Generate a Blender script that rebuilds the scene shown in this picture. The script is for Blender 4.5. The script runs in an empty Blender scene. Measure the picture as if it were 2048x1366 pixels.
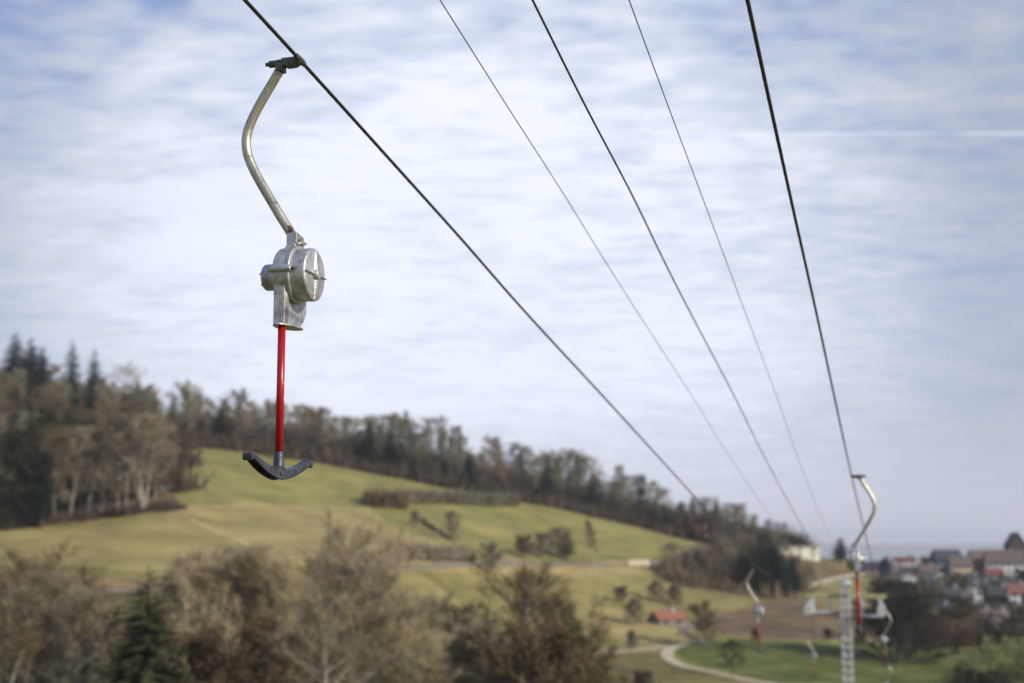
import bpy, math, random
import numpy as np
from mathutils import Vector, Matrix

R_ = math.radians
C = bpy.context.scene.collection
scene = bpy.context.scene
random.seed(7)

# ------------------------------------------------------------------ camera
FPX = 2844.0                      # focal length in photo pixels (50 mm on 36 mm, 2048 px wide)
PITCH = math.atan(407 / FPX)
CP, SP = math.cos(PITCH), math.sin(PITCH)
cam_d = bpy.data.cameras.new('camera'); cam = bpy.data.objects.new('camera', cam_d); C.objects.link(cam)
cam.location = (0, 0, 0); cam.rotation_euler = (math.pi / 2 + PITCH, 0, 0)
cam_d.sensor_width = 36; cam_d.lens = 50; cam_d.clip_start = 0.05; cam_d.clip_end = 90000
cam_d.dof.use_dof = True; cam_d.dof.focus_distance = 8.35; cam_d.dof.aperture_fstop = 1.4; cam_d.dof.aperture_blades = 0
scene.camera = cam

# ------------------------------------------------------------------ light
SUN_DIR = Vector((0.80, -0.46, 0.46)).normalized()        # towards the sun: right, a little behind
sd = bpy.data.lights.new('sun', 'SUN'); sd.energy = 4.6; sd.angle = R_(0.6); sd.color = (1.0, 0.93, 0.82)
sun = bpy.data.objects.new('sun', sd); C.objects.link(sun)
sun.rotation_euler = (-SUN_DIR).to_track_quat('-Z', 'Y').to_euler()

scene.view_settings.view_transform = 'Standard'; scene.view_settings.look = 'None'
scene.view_settings.exposure = 0.0; scene.view_settings.gamma = 1.0
scene.cycles.use_denoising = True
scene.cycles.max_bounces = 5; scene.cycles.diffuse_bounces = 2; scene.cycles.glossy_bounces = 3
scene.cycles.volume_bounces = 0; scene.cycles.transparent_max_bounces = 8
scene.cycles.use_adaptive_sampling = True; scene.cycles.adaptive_threshold = 0.02

def node(nt, t, **kw):
    n = nt.nodes.new(t)
    for k, v in kw.items():
        if k.startswith('i_'): n.inputs[k[2:]].default_value = v
        elif k[0] == 'n' and k[1:].isdigit(): n.inputs[int(k[1:])].default_value = v
        else: setattr(n, k, v)
    return n
def ramp(nt, src, stops, interp='LINEAR'):
    r = nt.nodes.new('ShaderNodeValToRGB'); r.color_ramp.interpolation = interp
    el = r.color_ramp.elements
    while len(el) < len(stops): el.new(0.5)
    for e, (p, c) in zip(el, stops):
        e.position = p; e.color = (c, c, c, 1) if isinstance(c, (int, float)) else (*c, 1)
    nt.links.new(src, r.inputs[0]); return r.outputs[0]
def mth(nt, op, a, b=None, clamp=False):
    m = nt.nodes.new('ShaderNodeMath'); m.operation = op; m.use_clamp = clamp
    for i, v in enumerate((a, b)):
        if v is None: continue
        if isinstance(v, (int, float)): m.inputs[i].default_value = v
        else: nt.links.new(v, m.inputs[i])
    return m.outputs[0]
def mixc(nt, f, a, b, mode='MIX'):
    m = nt.nodes.new('ShaderNodeMix'); m.data_type = 'RGBA'; m.blend_type = mode
    for i, v in ((0, f), (6, a), (7, b)):
        if isinstance(v, (int, float)): m.inputs[i].default_value = v
        elif isinstance(v, tuple): m.inputs[i].default_value = (*v, 1) if len(v) == 3 else v
        else: nt.links.new(v, m.inputs[i])
    return m.outputs[2]

# ------------------------------------------------------------------ sky
world = bpy.data.worlds.new('World'); scene.world = world; world.use_nodes = True
nt = world.node_tree; nt.nodes.clear()
out = nt.nodes.new('ShaderNodeOutputWorld'); bg = nt.nodes.new('ShaderNodeBackground'); bg.inputs[1].default_value = 0.1
nt.links.new(bg.outputs[0], out.inputs[0])
sky = nt.nodes.new('ShaderNodeTexSky'); sky.sky_type = 'NISHITA'; sky.sun_disc = False
sky.sun_elevation = math.asin(SUN_DIR.z); sky.sun_rotation = math.atan2(SUN_DIR.x, SUN_DIR.y)
sky.air_density = 1.0; sky.dust_density = 2.0; sky.ozone_density = 1.5
tc = nt.nodes.new('ShaderNodeTexCoord'); sep = nt.nodes.new('ShaderNodeSeparateXYZ'); nt.links.new(tc.outputs['Generated'], sep.inputs[0])
zz = mth(nt, 'ADD', mth(nt, 'MAXIMUM', sep.outputs[2], 0.0), 0.10)
cx = mth(nt, 'DIVIDE', sep.outputs[0], zz); cy = mth(nt, 'DIVIDE', sep.outputs[1], zz)
cmb = nt.nodes.new('ShaderNodeCombineXYZ'); nt.links.new(cx, cmb.inputs[0]); nt.links.new(cy, cmb.inputs[1])
def cnoise(scale, loc, detail, rough, sc=(1, 1, 1), dist=0.0, rot=0.0):
    mp = nt.nodes.new('ShaderNodeMapping'); mp.inputs['Location'].default_value = loc; mp.inputs['Scale'].default_value = sc
    mp.inputs['Rotation'].default_value = (0, 0, rot)
    nt.links.new(cmb.outputs[0], mp.inputs[0])
    n = nt.nodes.new('ShaderNodeTexNoise'); n.inputs['Scale'].default_value = scale; n.inputs['Detail'].default_value = detail
    n.inputs['Roughness'].default_value = rough; n.inputs['Distortion'].default_value = dist
    nt.links.new(mp.outputs[0], n.inputs[0]); return n.outputs[0]
big = cnoise(0.55, (3.1, 1.7, 0), 2, 0.5, (1, 0.8, 1), 0.3)
mid = cnoise(4.2, (0.4, 5.2, 0), 4, 0.55, (0.9, 1, 1), 0.3, 0.2)
fine = cnoise(13, (9, 2, 0), 3, 0.45, (0.8, 1.25, 1), 0.2, 0.35)
def bump(dirv, c0, c1):          # broad thicker part of the cloud sheet round a direction
    d = nt.nodes.new('ShaderNodeVectorMath'); d.operation = 'DOT_PRODUCT'
    nrm = nt.nodes.new('ShaderNodeVectorMath'); nrm.operation = 'NORMALIZE'; nt.links.new(tc.outputs['Generated'], nrm.inputs[0])
    nt.links.new(nrm.outputs[0], d.inputs[0]); d.inputs[1].default_value = Vector(dirv).normalized()
    mr = nt.nodes.new('ShaderNodeMapRange'); mr.interpolation_type = 'SMOOTHSTEP'
    mr.inputs['From Min'].default_value = c0; mr.inputs['From Max'].default_value = c1
    nt.links.new(d.outputs['Value'], mr.inputs['Value']); return mr.outputs[0]
core = bump((-0.03, 1.0, 0.17), 0.925, 0.995)
cover = mth(nt, 'ADD', mth(nt, 'MULTIPLY', big, 0.55), mth(nt, 'ADD', mth(nt, 'MULTIPLY', mid, 0.44), mth(nt, 'MULTIPLY', fine, 0.44)))
cover = mth(nt, 'ADD', cover, mth(nt, 'MULTIPLY', core, 0.19))
thin = nt.nodes.new('ShaderNodeMapRange'); thin.interpolation_type = 'SMOOTHSTEP'; nt.links.new(sep.outputs[2], thin.inputs['Value'])
thin.inputs['From Min'].default_value = 0.20; thin.inputs['From Max'].default_value = 0.42
cover = mth(nt, 'SUBTRACT', cover, mth(nt, 'MULTIPLY', thin.outputs[0], 0.13))
calm = nt.nodes.new('ShaderNodeMapRange'); calm.interpolation_type = 'SMOOTHSTEP'; nt.links.new(sep.outputs[2], calm.inputs['Value'])
calm.inputs['From Min'].default_value = 0.10; calm.inputs['From Max'].default_value = 0.30; calm.inputs['To Min'].default_value = 0.45; calm.inputs['To Max'].default_value = 1.0
cover = mth(nt, 'ADD', mth(nt, 'MULTIPLY', mth(nt, 'SUBTRACT', cover, 0.80), calm.outputs[0]), 0.80)
mask = ramp(nt, cover, [(0.54, 0.08), (0.70, 0.58), (0.90, 1.0)])
skyc = mixc(nt, 0.72, sky.outputs[0], (2.6, 3.8, 7.2))
bright = mth(nt, 'ADD', mth(nt, 'ADD', mth(nt, 'MULTIPLY', core, 0.44), 0.55), mth(nt, 'MULTIPLY', mid, 0.16))
low = nt.nodes.new('ShaderNodeMapRange'); nt.links.new(sep.outputs[2], low.inputs['Value'])
low.inputs['From Min'].default_value = 0.0; low.inputs['From Max'].default_value = 0.11; low.inputs['To Min'].default_value = 1.0; low.inputs['To Max'].default_value = 0.0
cloudc = nt.nodes.new('ShaderNodeVectorMath'); cloudc.operation = 'SCALE'; cloudc.inputs[0].default_value = (8.5, 9.0, 10.2)
nt.links.new(bright, cloudc.inputs['Scale'])
col = mixc(nt, mask, skyc, cloudc.outputs[0])
col = mixc(nt, mth(nt, 'MULTIPLY', low.outputs[0], 0.75), col, (6.9, 7.2, 8.0))
nt.links.new(col, bg.inputs[0])

# ------------------------------------------------------------------ photo-ray helpers (world coordinates, camera at the origin)
def u_of(px, py): return ((px - 1024) / FPX) / (CP - ((683 - py) / FPX) * SP)
def e_of(py):
    y = (683 - py) / FPX
    return (SP + y * CP) / (CP - y * SP)
def at(px, py, F): return Vector((u_of(px, py) * F, F, e_of(py) * F))

def pchip(x, y, xq):
    x = np.asarray(x, float); y = np.asarray(y, float); h = np.diff(x); d = np.diff(y) / h
    m = np.zeros_like(y)
    for i in range(1, len(x) - 1):
        if d[i - 1] * d[i] > 0:
            w1 = 2 * h[i] + h[i - 1]; w2 = h[i] + 2 * h[i - 1]
            m[i] = (w1 + w2) / (w1 / d[i - 1] + w2 / d[i])
    m[0] = d[0]; m[-1] = d[-1]
    xq = np.asarray(xq, float); k = np.clip(np.searchsorted(x, xq) - 1, 0, len(x) - 2)
    t = (xq - x[k]) / h[k]
    lo = xq < x[0]; hi = xq > x[-1]
    r = (2*t**3 - 3*t**2 + 1) * y[k] + (t**3 - 2*t**2 + t) * h[k] * m[k] + (-2*t**3 + 3*t**2) * y[k+1] + (t**3 - t**2) * h[k] * m[k+1]
    r = np.where(lo, y[0] + m[0] * (xq - x[0]), r); r = np.where(hi, y[-1] + m[-1] * (xq - x[-1]), r)
    return r

# ------------------------------------------------------------------ terrain
COLS = {
 -400: [(215,1366),(240,1275),(270,1195),(345,1085),(450,960),(620,800),(850,745)],
 0:    [(215,1366),(240,1275),(270,1190),(345,1058),(450,930),(620,800),(850,760)],
 200:  [(220,1366),(246,1270),(277,1182),(355,1040),(455,930),(620,820),(850,790)],
 350:  [(225,1366),(253,1262),(290,1172),(370,1015),(480,893),(620,862),(850,850)],
 600:  [(232,1366),(265,1255),(305,1155),(395,1030),(500,922),(620,895),(850,890)],
 800:  [(245,1366),(285,1245),(325,1138),(415,1045),(520,955),(620,935),(850,930)],
 1000: [(260,1366),(330,1235),(390,1128),(450,1070),(540,993),(640,975),(850,972)],
 1200: [(270,1366),(380,1220),(450,1128),(500,1090),(570,1036),(660,1020),(850,1018)],
 1400: [(275,1366),(400,1228),(470,1150),(520,1115),(590,1082),(660,1076),(850,1080)],
 1600: [(280,1366),(400,1225),(470,1188),(540,1150),(600,1120),(700,1114),(850,1122)],
 1800: [(280,1366),(400,1250),(500,1190),(580,1158),(650,1138),(720,1128),(850,1126)],
 2050: [(280,1366),(400,1252),(500,1190),(580,1150),(660,1125),(740,1112),(850,1110)],
 2500: [(280,1366),(400,1252),(500,1190),(580,1150),(660,1125),(740,1112),(850,1110)],
}
cp = sorted(COLS); cphi = np.array([math.atan((p - 1024) / FPX) for p in cp])
KF = np.array([[k[0] for k in COLS[p]] for p in cp], float); KE = np.array([[e_of(k[1]) for k in COLS[p]] for p in cp])
PHI = np.concatenate([np.linspace(-math.pi, -0.46, 50)[:-1], np.linspace(-0.46, 0.46, 640), np.linspace(0.46, math.pi, 50)[1:]])
RG = np.concatenate([np.arange(0, 200, 5.0), np.arange(200, 900, 3.0), np.arange(900, 2000, 40.0), np.geomspace(2000, 30000, 40)])
pc = np.clip(PHI, cphi[0], cphi[-1])
FK = np.array([pchip(cphi, KF[:, k], pc) for k in range(KF.shape[1])]).T
EK = np.array([pchip(cphi, KE[:, k], pc) for k in range(KF.shape[1])]).T
ZT = np.zeros((len(PHI), len(RG)))
for i, ph in enumerate(PHI):
    cs = math.cos(max(-1.0, min(1.0, pc[i])))
    rk = FK[i] / cs; zk = EK[i] * FK[i]
    fr = np.array([0, 60, 120, 172.]); fz = np.array([-1.7, -10.4, -18.6, -24.3])
    last = rk[-1]
    knx = np.concatenate([fr, rk, [last + 500, last + 1500, 5000, 9000, 13500, 17000, 30000]])
    ridge = e_of(1085 + 2.0 * math.sin(ph * 9) + 1.4 * math.sin(ph * 23 + 1))
    hz = zk[-1]
    knz = np.concatenate([fz, zk, [hz - 45, -110, -190, -190, ridge * 13500 * 1.0, ridge * 13500 - 60, -300]])
    z = pchip(knx, knz, RG)
    away = min(1.0, max(0.0, (abs(ph) - 0.6) / 1.2)); away = away * away * (3 - 2 * away)
    zb = -1.7 - 0.12 * np.minimum(RG, 150) * math.cos(ph) - 12 * (1 - np.exp(-RG / 400))
    ZT[i] = z * (1 - away) + zb * away
XX = np.sin(PHI)[:, None] * RG[None]; YY = np.cos(PHI)[:, None] * RG[None]
amp = np.clip((RG - 180) / 100, 0, 1) * np.clip((1200 - RG) / 300, 0, 1)
ZT += amp[None] * (0.35 * np.sin(XX / 17 + 1.3 * np.sin(YY / 31)) + 0.3 * np.sin(YY / 14 + XX / 40) + 0.15 * np.sin(XX / 7 + YY / 9))
def ground(x, y):
    ph = math.atan2(x, y); r = math.hypot(x, y)
    i = min(max(int(np.searchsorted(PHI, ph)) - 1, 0), len(PHI) - 2); j = min(max(int(np.searchsorted(RG, r)) - 1, 0), len(RG) - 2)
    a = (ph - PHI[i]) / (PHI[i+1] - PHI[i]); b = (r - RG[j]) / (RG[j+1] - RG[j])
    return float((ZT[i,j]*(1-b) + ZT[i,j+1]*b)*(1-a) + (ZT[i+1,j]*(1-b) + ZT[i+1,j+1]*b)*a)
def hit(px, py, fmin=180):
    """the ground point seen at a photo pixel"""
    u, e = u_of(px, py), e_of(py); cs = math.cos(math.atan(u))
    prev = None
    F = fmin
    while F < 1100:
        d = ground(u * F, F) - e * F
        if d > 0:
            if prev is not None: F = F - 3 * d / (d - prev)
            return Vector((u * F, F, ground(u * F, F)))
        prev = d; F += 3
    F = 650
    return Vector((u * F, F, ground(u * F, F)))

# ------------------------------------------------------------------ materials
def mat(name, base, rough=0.8, metal=0.0, var=0.15, scale=3.0, bump=0.0, bscale=30.0, second=None, second_amt=(0.55, 0.7), second_scale=6.0,
        objrand=0.0, spec=0.5, stretch=(1, 1, 1), vcol=False, transl=0.0):
    m = bpy.data.materials.new(name); m.use_nodes = True; nt = m.node_tree; b = nt.nodes['Principled BSDF']
    tc = nt.nodes.new('ShaderNodeTexCoord'); mp = nt.nodes.new('ShaderNodeMapping'); mp.inputs['Scale'].default_value = stretch
    nt.links.new(tc.outputs['Object'], mp.inputs[0])
    n = node(nt, 'ShaderNodeTexNoise', i_Scale=scale, i_Detail=4.0, i_Roughness=0.6); nt.links.new(mp.outputs[0], n.inputs[0])
    f = ramp(nt, n.outputs[0], [(0.3, 1 - var), (0.7, 1 + var)])
    if vcol:
        at_ = nt.nodes.new('ShaderNodeAttribute'); at_.attribute_name = 'Col'; base_s = at_.outputs[0]
    else: base_s = tuple(base)
    c = mixc(nt, 1.0, base_s, f, 'MULTIPLY')
    if second:
        n2 = node(nt, 'ShaderNodeTexNoise', i_Scale=second_scale, i_Detail=5.0, i_Roughness=0.65); nt.links.new(mp.outputs[0], n2.inputs[0])
        c = mixc(nt, ramp(nt, n2.outputs[0], [(second_amt[0], 0.0), (second_amt[1], 1.0)]), c, tuple(second))
    if objrand:
        oi = nt.nodes.new('ShaderNodeObjectInfo')
        c = mixc(nt, 1.0, c, ramp(nt, oi.outputs['Random'], [(0.0, (1 - objrand, 1 - objrand, 1 - objrand)), (0.35, (1 + objrand*.4, 1, 1 - objrand*.5)),
             (0.7, (1 + objrand, 1 + objrand*.7, 1 + objrand*.3)), (1.0, (1 + objrand*.7, 1, 1 - objrand * .3))]), 'MULTIPLY')
    nt.links.new(c, b.inputs['Base Color']); b.inputs['Roughness'].default_value = rough; b.inputs['Metallic'].default_value = metal
    b.inputs['Specular IOR Level'].default_value = spec
    if bump:
        nb = node(nt, 'ShaderNodeTexNoise', i_Scale=bscale, i_Detail=4.0); nt.links.new(mp.outputs[0], nb.inputs[0])
        bp = node(nt, 'ShaderNodeBump', i_Strength=bump, i_Distance=0.02); nt.links.new(nb.outputs[0], bp.inputs['Height']); nt.links.new(bp.outputs[0], b.inputs['Normal'])
    if metal:
        r2 = node(nt, 'ShaderNodeTexNoise', i_Scale=scale * 2.5, i_Detail=5.0); nt.links.new(mp.outputs[0], r2.inputs[0])
        mr = nt.nodes.new('ShaderNodeMapRange'); nt.links.new(r2.outputs[0], mr.inputs[0]); mr.inputs['To Min'].default_value = rough - .12; mr.inputs['To Max'].default_value = rough + .15
        nt.links.new(mr.outputs[0], b.inputs['Roughness'])
    return m
M = {}
M['ground'] = mat('ground_grass', (1, 1, 1), 0.95, var=0.34, scale=0.07, vcol=True, spec=0.1, bump=0.6, bscale=0.6, second=(.28, .21, .08), second_amt=(0.50, 0.80), second_scale=0.16)
M['lane'] = mat('road_lane', (0.20, 0.165, 0.12), 0.9, var=0.2, scale=0.2, spec=0.2)
M['road'] = mat('road_gravel', (0.46, 0.375, 0.26), 0.9, var=0.15, scale=0.2, spec=0.2)
M['galv'] = mat('galvanised_tube', (0.44, 0.42, 0.33), 0.42, metal=0.8, var=0.28, scale=11, second=(0.085, 0.055, 0.03), second_amt=(0.61, 0.67), second_scale=16, bump=0.12, bscale=60, stretch=(1, 1, .5))
M['cast'] = mat('cast_aluminium', (0.50, 0.50, 0.49), 0.47, metal=0.78, var=0.22, scale=16, second=(0.24, 0.23, 0.21), second_amt=(0.50, 0.74), second_scale=26, bump=0.16, bscale=90)
M['castdark'] = mat('grip_steel', (0.10, 0.105, 0.09), 0.45, metal=0.6, var=0.35, scale=25, second=(0.10, 0.05, 0.02), second_amt=(0.55, 0.72), second_scale=30, bump=0.3, bscale=120)
M['bolt'] = mat('bolt_steel', (0.55, 0.55, 0.52), 0.3, metal=0.9, var=0.2, scale=60)
M['rope'] = mat('wire_rope', (0.040, 0.034, 0.026), 0.42, metal=0.6, var=0.5, scale=30, second=(.09,.045,.02), second_amt=(.55,.7), second_scale=9)
M['wire'] = mat('thin_wire', (0.06, 0.065, 0.06), 0.5, metal=0.5, var=0.2, scale=10)
M['red'] = mat('red_paint', (0.32, 0.004, 0.009), 0.33, var=0.12, scale=9, second=(0.55, 0.36, 0.33), second_amt=(0.66, 0.69), second_scale=70, bump=0.05, bscale=50, stretch=(1, 1, .5))
M['plastic'] = mat('black_plastic', (0.024, 0.028, 0.038), 0.38, var=0.25, scale=20, second=(0.065, 0.072, 0.085), second_amt=(0.45, 0.70), second_scale=34, bump=0.22, bscale=110, stretch=(1, 1, .4))
M['pylon'] = mat('pylon_zinc', (0.56, 0.57, 0.56), 0.55, metal=0.3, var=0.15, scale=3)
M['beam'] = mat('crossarm_yellow', (0.45, 0.42, 0.20), 0.6, var=0.15, scale=3)
M['contrail'] = None
BARKS = {
 'grey': mat('twigs_grey', (0.218, 0.204, 0.148), 0.95, var=0.15, scale=0.5, objrand=0.25, spec=0.1),
 'brown': mat('twigs_brown', (0.150, 0.124, 0.076), 0.95, var=0.15, scale=0.5, objrand=0.25, spec=0.1),
 'red': mat('twigs_red', (0.108, 0.078, 0.048), 0.95, var=0.15, scale=0.5, objrand=0.18, spec=0.1),
 'pale': mat('twigs_pale', (0.34, 0.295, 0.185), 0.95, var=0.12, scale=0.5, objrand=0.15, spec=0.1),
 'dark': mat('twigs_dark', (0.065, 0.060, 0.048), 0.95, var=0.2, scale=0.5, objrand=0.3, spec=0.1),
 'needle': mat('needles', (0.045, 0.062, 0.024), 0.9, var=0.3, scale=0.6, objrand=0.3, spec=0.15),
 'needleblue': mat('needles_dark', (0.022, 0.036, 0.028), 0.9, var=0.3, scale=0.6, objrand=0.3, spec=0.15),
}
TRUNK = {'grey': mat('bark_grey', (0.20, 0.18, 0.14), 0.9, var=0.3, scale=2, spec=0.1), 'pale': mat('bark_pale', (0.40, 0.37, 0.29), 0.9, var=0.25, scale=2, spec=0.1),
         'dark': mat('bark_dark', (0.11, 0.09, 0.07), 0.95, var=0.3, scale=2, spec=0.1)}
M['undergrowth'] = mat('undergrowth_leaf_litter', (0.080, 0.062, 0.040), 0.95, var=0.35, scale=0.15, spec=0.1)
def paint(name, c): return mat(name, c, 0.85, var=0.08, scale=0.5, spec=0.25)
WALL = {'white': paint('render_white', (.78,.76,.72)), 'cream': paint('render_cream', (.74,.62,.42)), 'pink': paint('render_pink', (.72,.58,.48)),
        'grey': paint('render_grey', (.34,.36,.40)), 'dull': paint('render_dull', (.20,.19,.17)), 'wood': paint('wood_boards', (.07,.05,.04)), 'slate': paint('slate_cladding', (.06,.075,.12)), 'pale': paint('render_pale', (.80,.78,.62))}
ROOF = {'brown': mat('tiles_brown', (.13,.095,.08), .8, var=.25, scale=1.5), 'dark': mat('tiles_dark', (.045,.045,.055), .8, var=.25, scale=1.5),
        'red': mat('tiles_red', (.16,.05,.042), .8, var=.2, scale=1.5), 'rust': mat('tiles_rust', (.20,.085,.055), .8, var=.2, scale=1.5), 'orange': mat('tiles_orange', (.25,.095,.05), .8, var=.2, scale=1.5), 'flat': mat('roof_gravel', (.45,.43,.38), .9)}
M['glass'] = mat('window_glass', (0.03, 0.04, 0.055), 0.15, var=0.1, scale=1)

# ------------------------------------------------------------------ mesh builder
class MB:
    def __init__(s): s.v = []; s.f = []; s.sm = []
    def add(s, vs, fs, smooth=False):
        o = len(s.v); s.v.extend([tuple(p) for p in vs]); s.f.extend([tuple(o + i for i in f) for f in fs]); s.sm.extend([smooth] * len(fs)); return s
    def box(s, c, size, m=None):
        c = Vector(c); hx, hy, hz = (q / 2 for q in size)
        vs = [Vector((x, y, z)) for x in (-hx, hx) for y in (-hy, hy) for z in (-hz, hz)]
        if m is not None: vs = [m @ p for p in vs]
        return s.add([p + c for p in vs], [(0,1,3,2),(4,6,7,5),(0,4,5,1),(2,3,7,6),(0,2,6,4),(1,5,7,3)])
    def tube(s, path, radii, n=12, cap=True, smooth=True):
        path = [Vector(p) for p in path]
        if not isinstance(radii, (list, tuple)): radii = [radii] * len(path)
        vs = []; up = None
        for i, p in enumerate(path):
            t = (path[min(i+1, len(path)-1)] - path[max(i-1, 0)]).normalized()
            if up is None: up = t.orthogonal().normalized()
            up = (up - t * up.dot(t)).normalized(); b = t.cross(up)
            for k in range(n):
                a = 2 * math.pi * k / n; vs.append(p + (up * math.cos(a) + b * math.sin(a)) * radii[i])
        fs = [(i*n+k, i*n+(k+1) % n, (i+1)*n+(k+1) % n, (i+1)*n+k) for i in range(len(path)-1) for k in range(n)]
        s.add(vs, fs, smooth)
        if cap: s.f.append(tuple(len(s.v)-len(vs)+k for k in reversed(range(n)))); s.f.append(tuple(len(s.v)-n+k for k in range(n))); s.sm += [False, False]
        return s
    def lathe(s, origin, axis, prof, n=48, smooth=True, xdir=None):
        """prof: list of (distance along the axis, radius)"""
        axis = Vector(axis).normalized(); o = Vector(origin); a1 = axis.orthogonal().normalized(); a2 = axis.cross(a1); vs = []
        for d, r in prof:
            for k in range(n):
                a = 2*math.pi*k/n; vs.append(o + axis*d + (a1*math.cos(a)+a2*math.sin(a))*r)
        fs = [(i*n+k, i*n+(k+1) % n, (i+1)*n+(k+1) % n, (i+1)*n+k) for i in range(len(prof)-1) for k in range(n)]
        s.add(vs, fs, smooth); return s
    def prism(s, pts, off):
        """closed outline extruded by a vector"""
        pts = [Vector(p) for p in pts]; off = Vector(off); n = len(pts)
        return s.add(pts + [p + off for p in pts], [tuple(reversed(range(n))), tuple(range(n, 2*n))] + [(i, (i+1) % n, n+(i+1) % n, n+i) for i in range(n)])
    def mesh(s, name, m):
        me = bpy.data.meshes.new(name); me.from_pydata(s.v, [], s.f); me.polygons.foreach_set('use_smooth', s.sm)
        me.materials.append(m); me.update(); return me
    def build(s, name, m, parent=None, bevel=0.0, loc=None, fix=True):
        me = s.mesh(name, m); o = bpy.data.objects.new(name, me); C.objects.link(o)
        if fix:
            import bmesh
            bm = bmesh.new(); bm.from_mesh(me); bmesh.ops.recalc_face_normals(bm, faces=bm.faces); bm.to_mesh(me); bm.free()
        if parent is not None: o.parent = parent
        if loc is not None: o.location = loc
        if bevel:
            b = o.modifiers.new('bevel', 'BEVEL'); b.width = bevel; b.segments = 3; b.limit_method = 'ANGLE'; b.angle_limit = R_(35)
            b.harden_normals = False
        return o
def tag(o, label=None, cat=None, group=None, kind=None):
    if label: o['label'] = label
    if cat: o['category'] = cat
    if group: o['group'] = group
    if kind: o['kind'] = kind
    return o
def thing(name, loc, rz=0, label=None, cat=None, group=None):
    o = bpy.data.objects.new(name, None); C.objects.link(o); o.empty_display_size = 0.3
    o.location = loc; o.rotation_euler = (0, 0, rz); return tag(o, label, cat, group)
def kids(o): return [c for c in o.children]
def copy_tree(o, parent=None):
    c = o.copy(); C.objects.link(c)
    if parent is not None: c.parent = parent
    for ch in kids(o): copy_tree(ch, c)
    return c

# ------------------------------------------------------------------ ground mesh with field colours
nphi, nr = ZT.shape
verts = np.stack([XX, YY, ZT], -1)[:, 1:].reshape(-1, 3); nr1 = nr - 1
def inpoly(px, py, poly):
    inside = np.zeros(px.shape, bool); n = len(poly)
    for i in range(n):
        x1, y1 = poly[i][:2]; x2, y2 = poly[(i+1) % n][:2]
        c = ((y1 > py) != (y2 > py)); xi = (x2-x1) * (py-y1) / ((y2-y1) if y2 != y1 else 1e-9) + x1
        inside ^= c & (px < xi)
    return inside
x, y = verts[:, 0], verts[:, 1]
def sn(sx, sy, p): return np.sin(x / sx + p + 1.5 * np.sin(y / (sy * 1.7) + p)) * np.sin(y / sy + 2 * p + 1.2 * np.sin(x / (sx * 2.3)))
nz = 0.5 + 0.20 * sn(37, 23, 1.0) + 0.18 * sn(15, 11, 2.2) + 0.16 * sn(7, 5, 4.0) + .10 * sn(3.5, 2.9, 1.7) + .20 * np.sin(verts[:, 2] * 2.1 + 1.2 * np.sin(x / 23) + .6 * np.sin(y / 11))
nz = nz.clip(0, 1)
GREEN = np.array([.165, .165, .046]); TAN = np.array([.33, .25, .105]); DEEP = np.array([.082, .108, .022]); BROWN = np.array([.135, .095, .058]); RUST = np.array([.20, .125, .068])
colr = GREEN * (1 - nz[:, None] * .7) + TAN * (nz[:, None] * .7)
def region(pix, c, mixn=0.25, other=TAN, soft=1.0):
    poly = [hit(a, b) for a, b in pix]; m_ = inpoly(x, y, poly)
    t = (nz[m_, None] * mixn * 2 * 1.0).clip(0, 1); colr[m_] = colr[m_] * (1 - soft) + soft * (c * (1 - t) + other * t)
region([(340,893),(420,890),(620,925),(860,965),(1050,1000),(1380,1085),(1330,1120),(1100,1122),(900,1110),(760,1060),(740,1010),(340,1015)], GREEN*1.08, .2)
region([(-200,1100),(150,1085),(400,1075),(560,1120),(500,1160),(200,1150),(-200,1135)], TAN*.6+GREEN*.5, .4, TAN*1.1)
region([(340,1016),(560,1012),(740,1018),(800,1060),(900,1100),(780,1125),(600,1130),(470,1100),(400,1065),(330,1045)], TAN*1.08, .15, GREEN)
region([(-300,1075),(200,1050),(400,1050),(520,1100),(450,1150),(200,1165),(-300,1175)], GREEN*.6+TAN*.5, .25)
region([(-200,1135),(150,1132),(300,1148),(330,1160),(200,1168),(-200,1160)], GREEN*.9, .1)
region([(640,1110),(800,1112),(940,1112),(960,1125),(800,1135),(640,1150)], RUST, .3)
region([(-300,1172),(500,1172),(560,1186),(300,1192),(-300,1196)], RUST*1.2, .3)
region([(-300,1197),(560,1190),(640,1250),(500,1366),(-300,1366)], GREEN*.55+BROWN*.3, .2, BROWN)
region([(780,1122),(1000,1116),(1260,1120),(1320,1135),(1400,1142),(1300,1150),(1150,1148),(1000,1142),(780,1150)], TAN*.8+RUST*.3, .3)
region([(1150,1210),(1300,1225),(1360,1260),(1400,1285),(1260,1285),(1160,1262)], TAN*1.05, .2, GREEN)
region([(1160,1268),(1240,1280),(1180,1300),(1120,1300)], DEEP, .1)
region([(1400,1180),(1520,1180),(1580,1196),(1480,1218),(1380,1230),(1320,1200)], GREEN*.8+TAN*.15, .2)
region([(1400,1250),(1440,1228),(1560,1200),(1640,1196),(1760,1212),(1790,1268),(1700,1282),(1600,1277),(1450,1270)], BROWN, .15, RUST)
region([(1560,1196),(1600,1190),(1720,1190),(1800,1225),(1760,1236),(1650,1215)], TAN*.85, .3, BROWN)
region([(1300,1142),(1345,1120),(1400,1086),(1560,1118),(1610,1185),(1540,1200),(1420,1185),(1330,1160)], np.array([.09,.07,.045]), .3, RUST)
region([(1590,1112),(1740,1120),(1760,1150),(1650,1162),(1560,1186)], GREEN*.5+RUST*.35, .3, RUST)
region([(1180,1312),(1330,1305),(1360,1335),(1500,1366),(1150,1366)], GREEN*.75, .2, RUST)
region([(1330,1290),(1420,1282),(1600,1288),(1850,1290),(1880,1274),(2000,1280),(2300,1290),(2300,1366),(1560,1366),(1460,1346),(1370,1322)], DEEP*.92, .10, GREEN)
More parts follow.
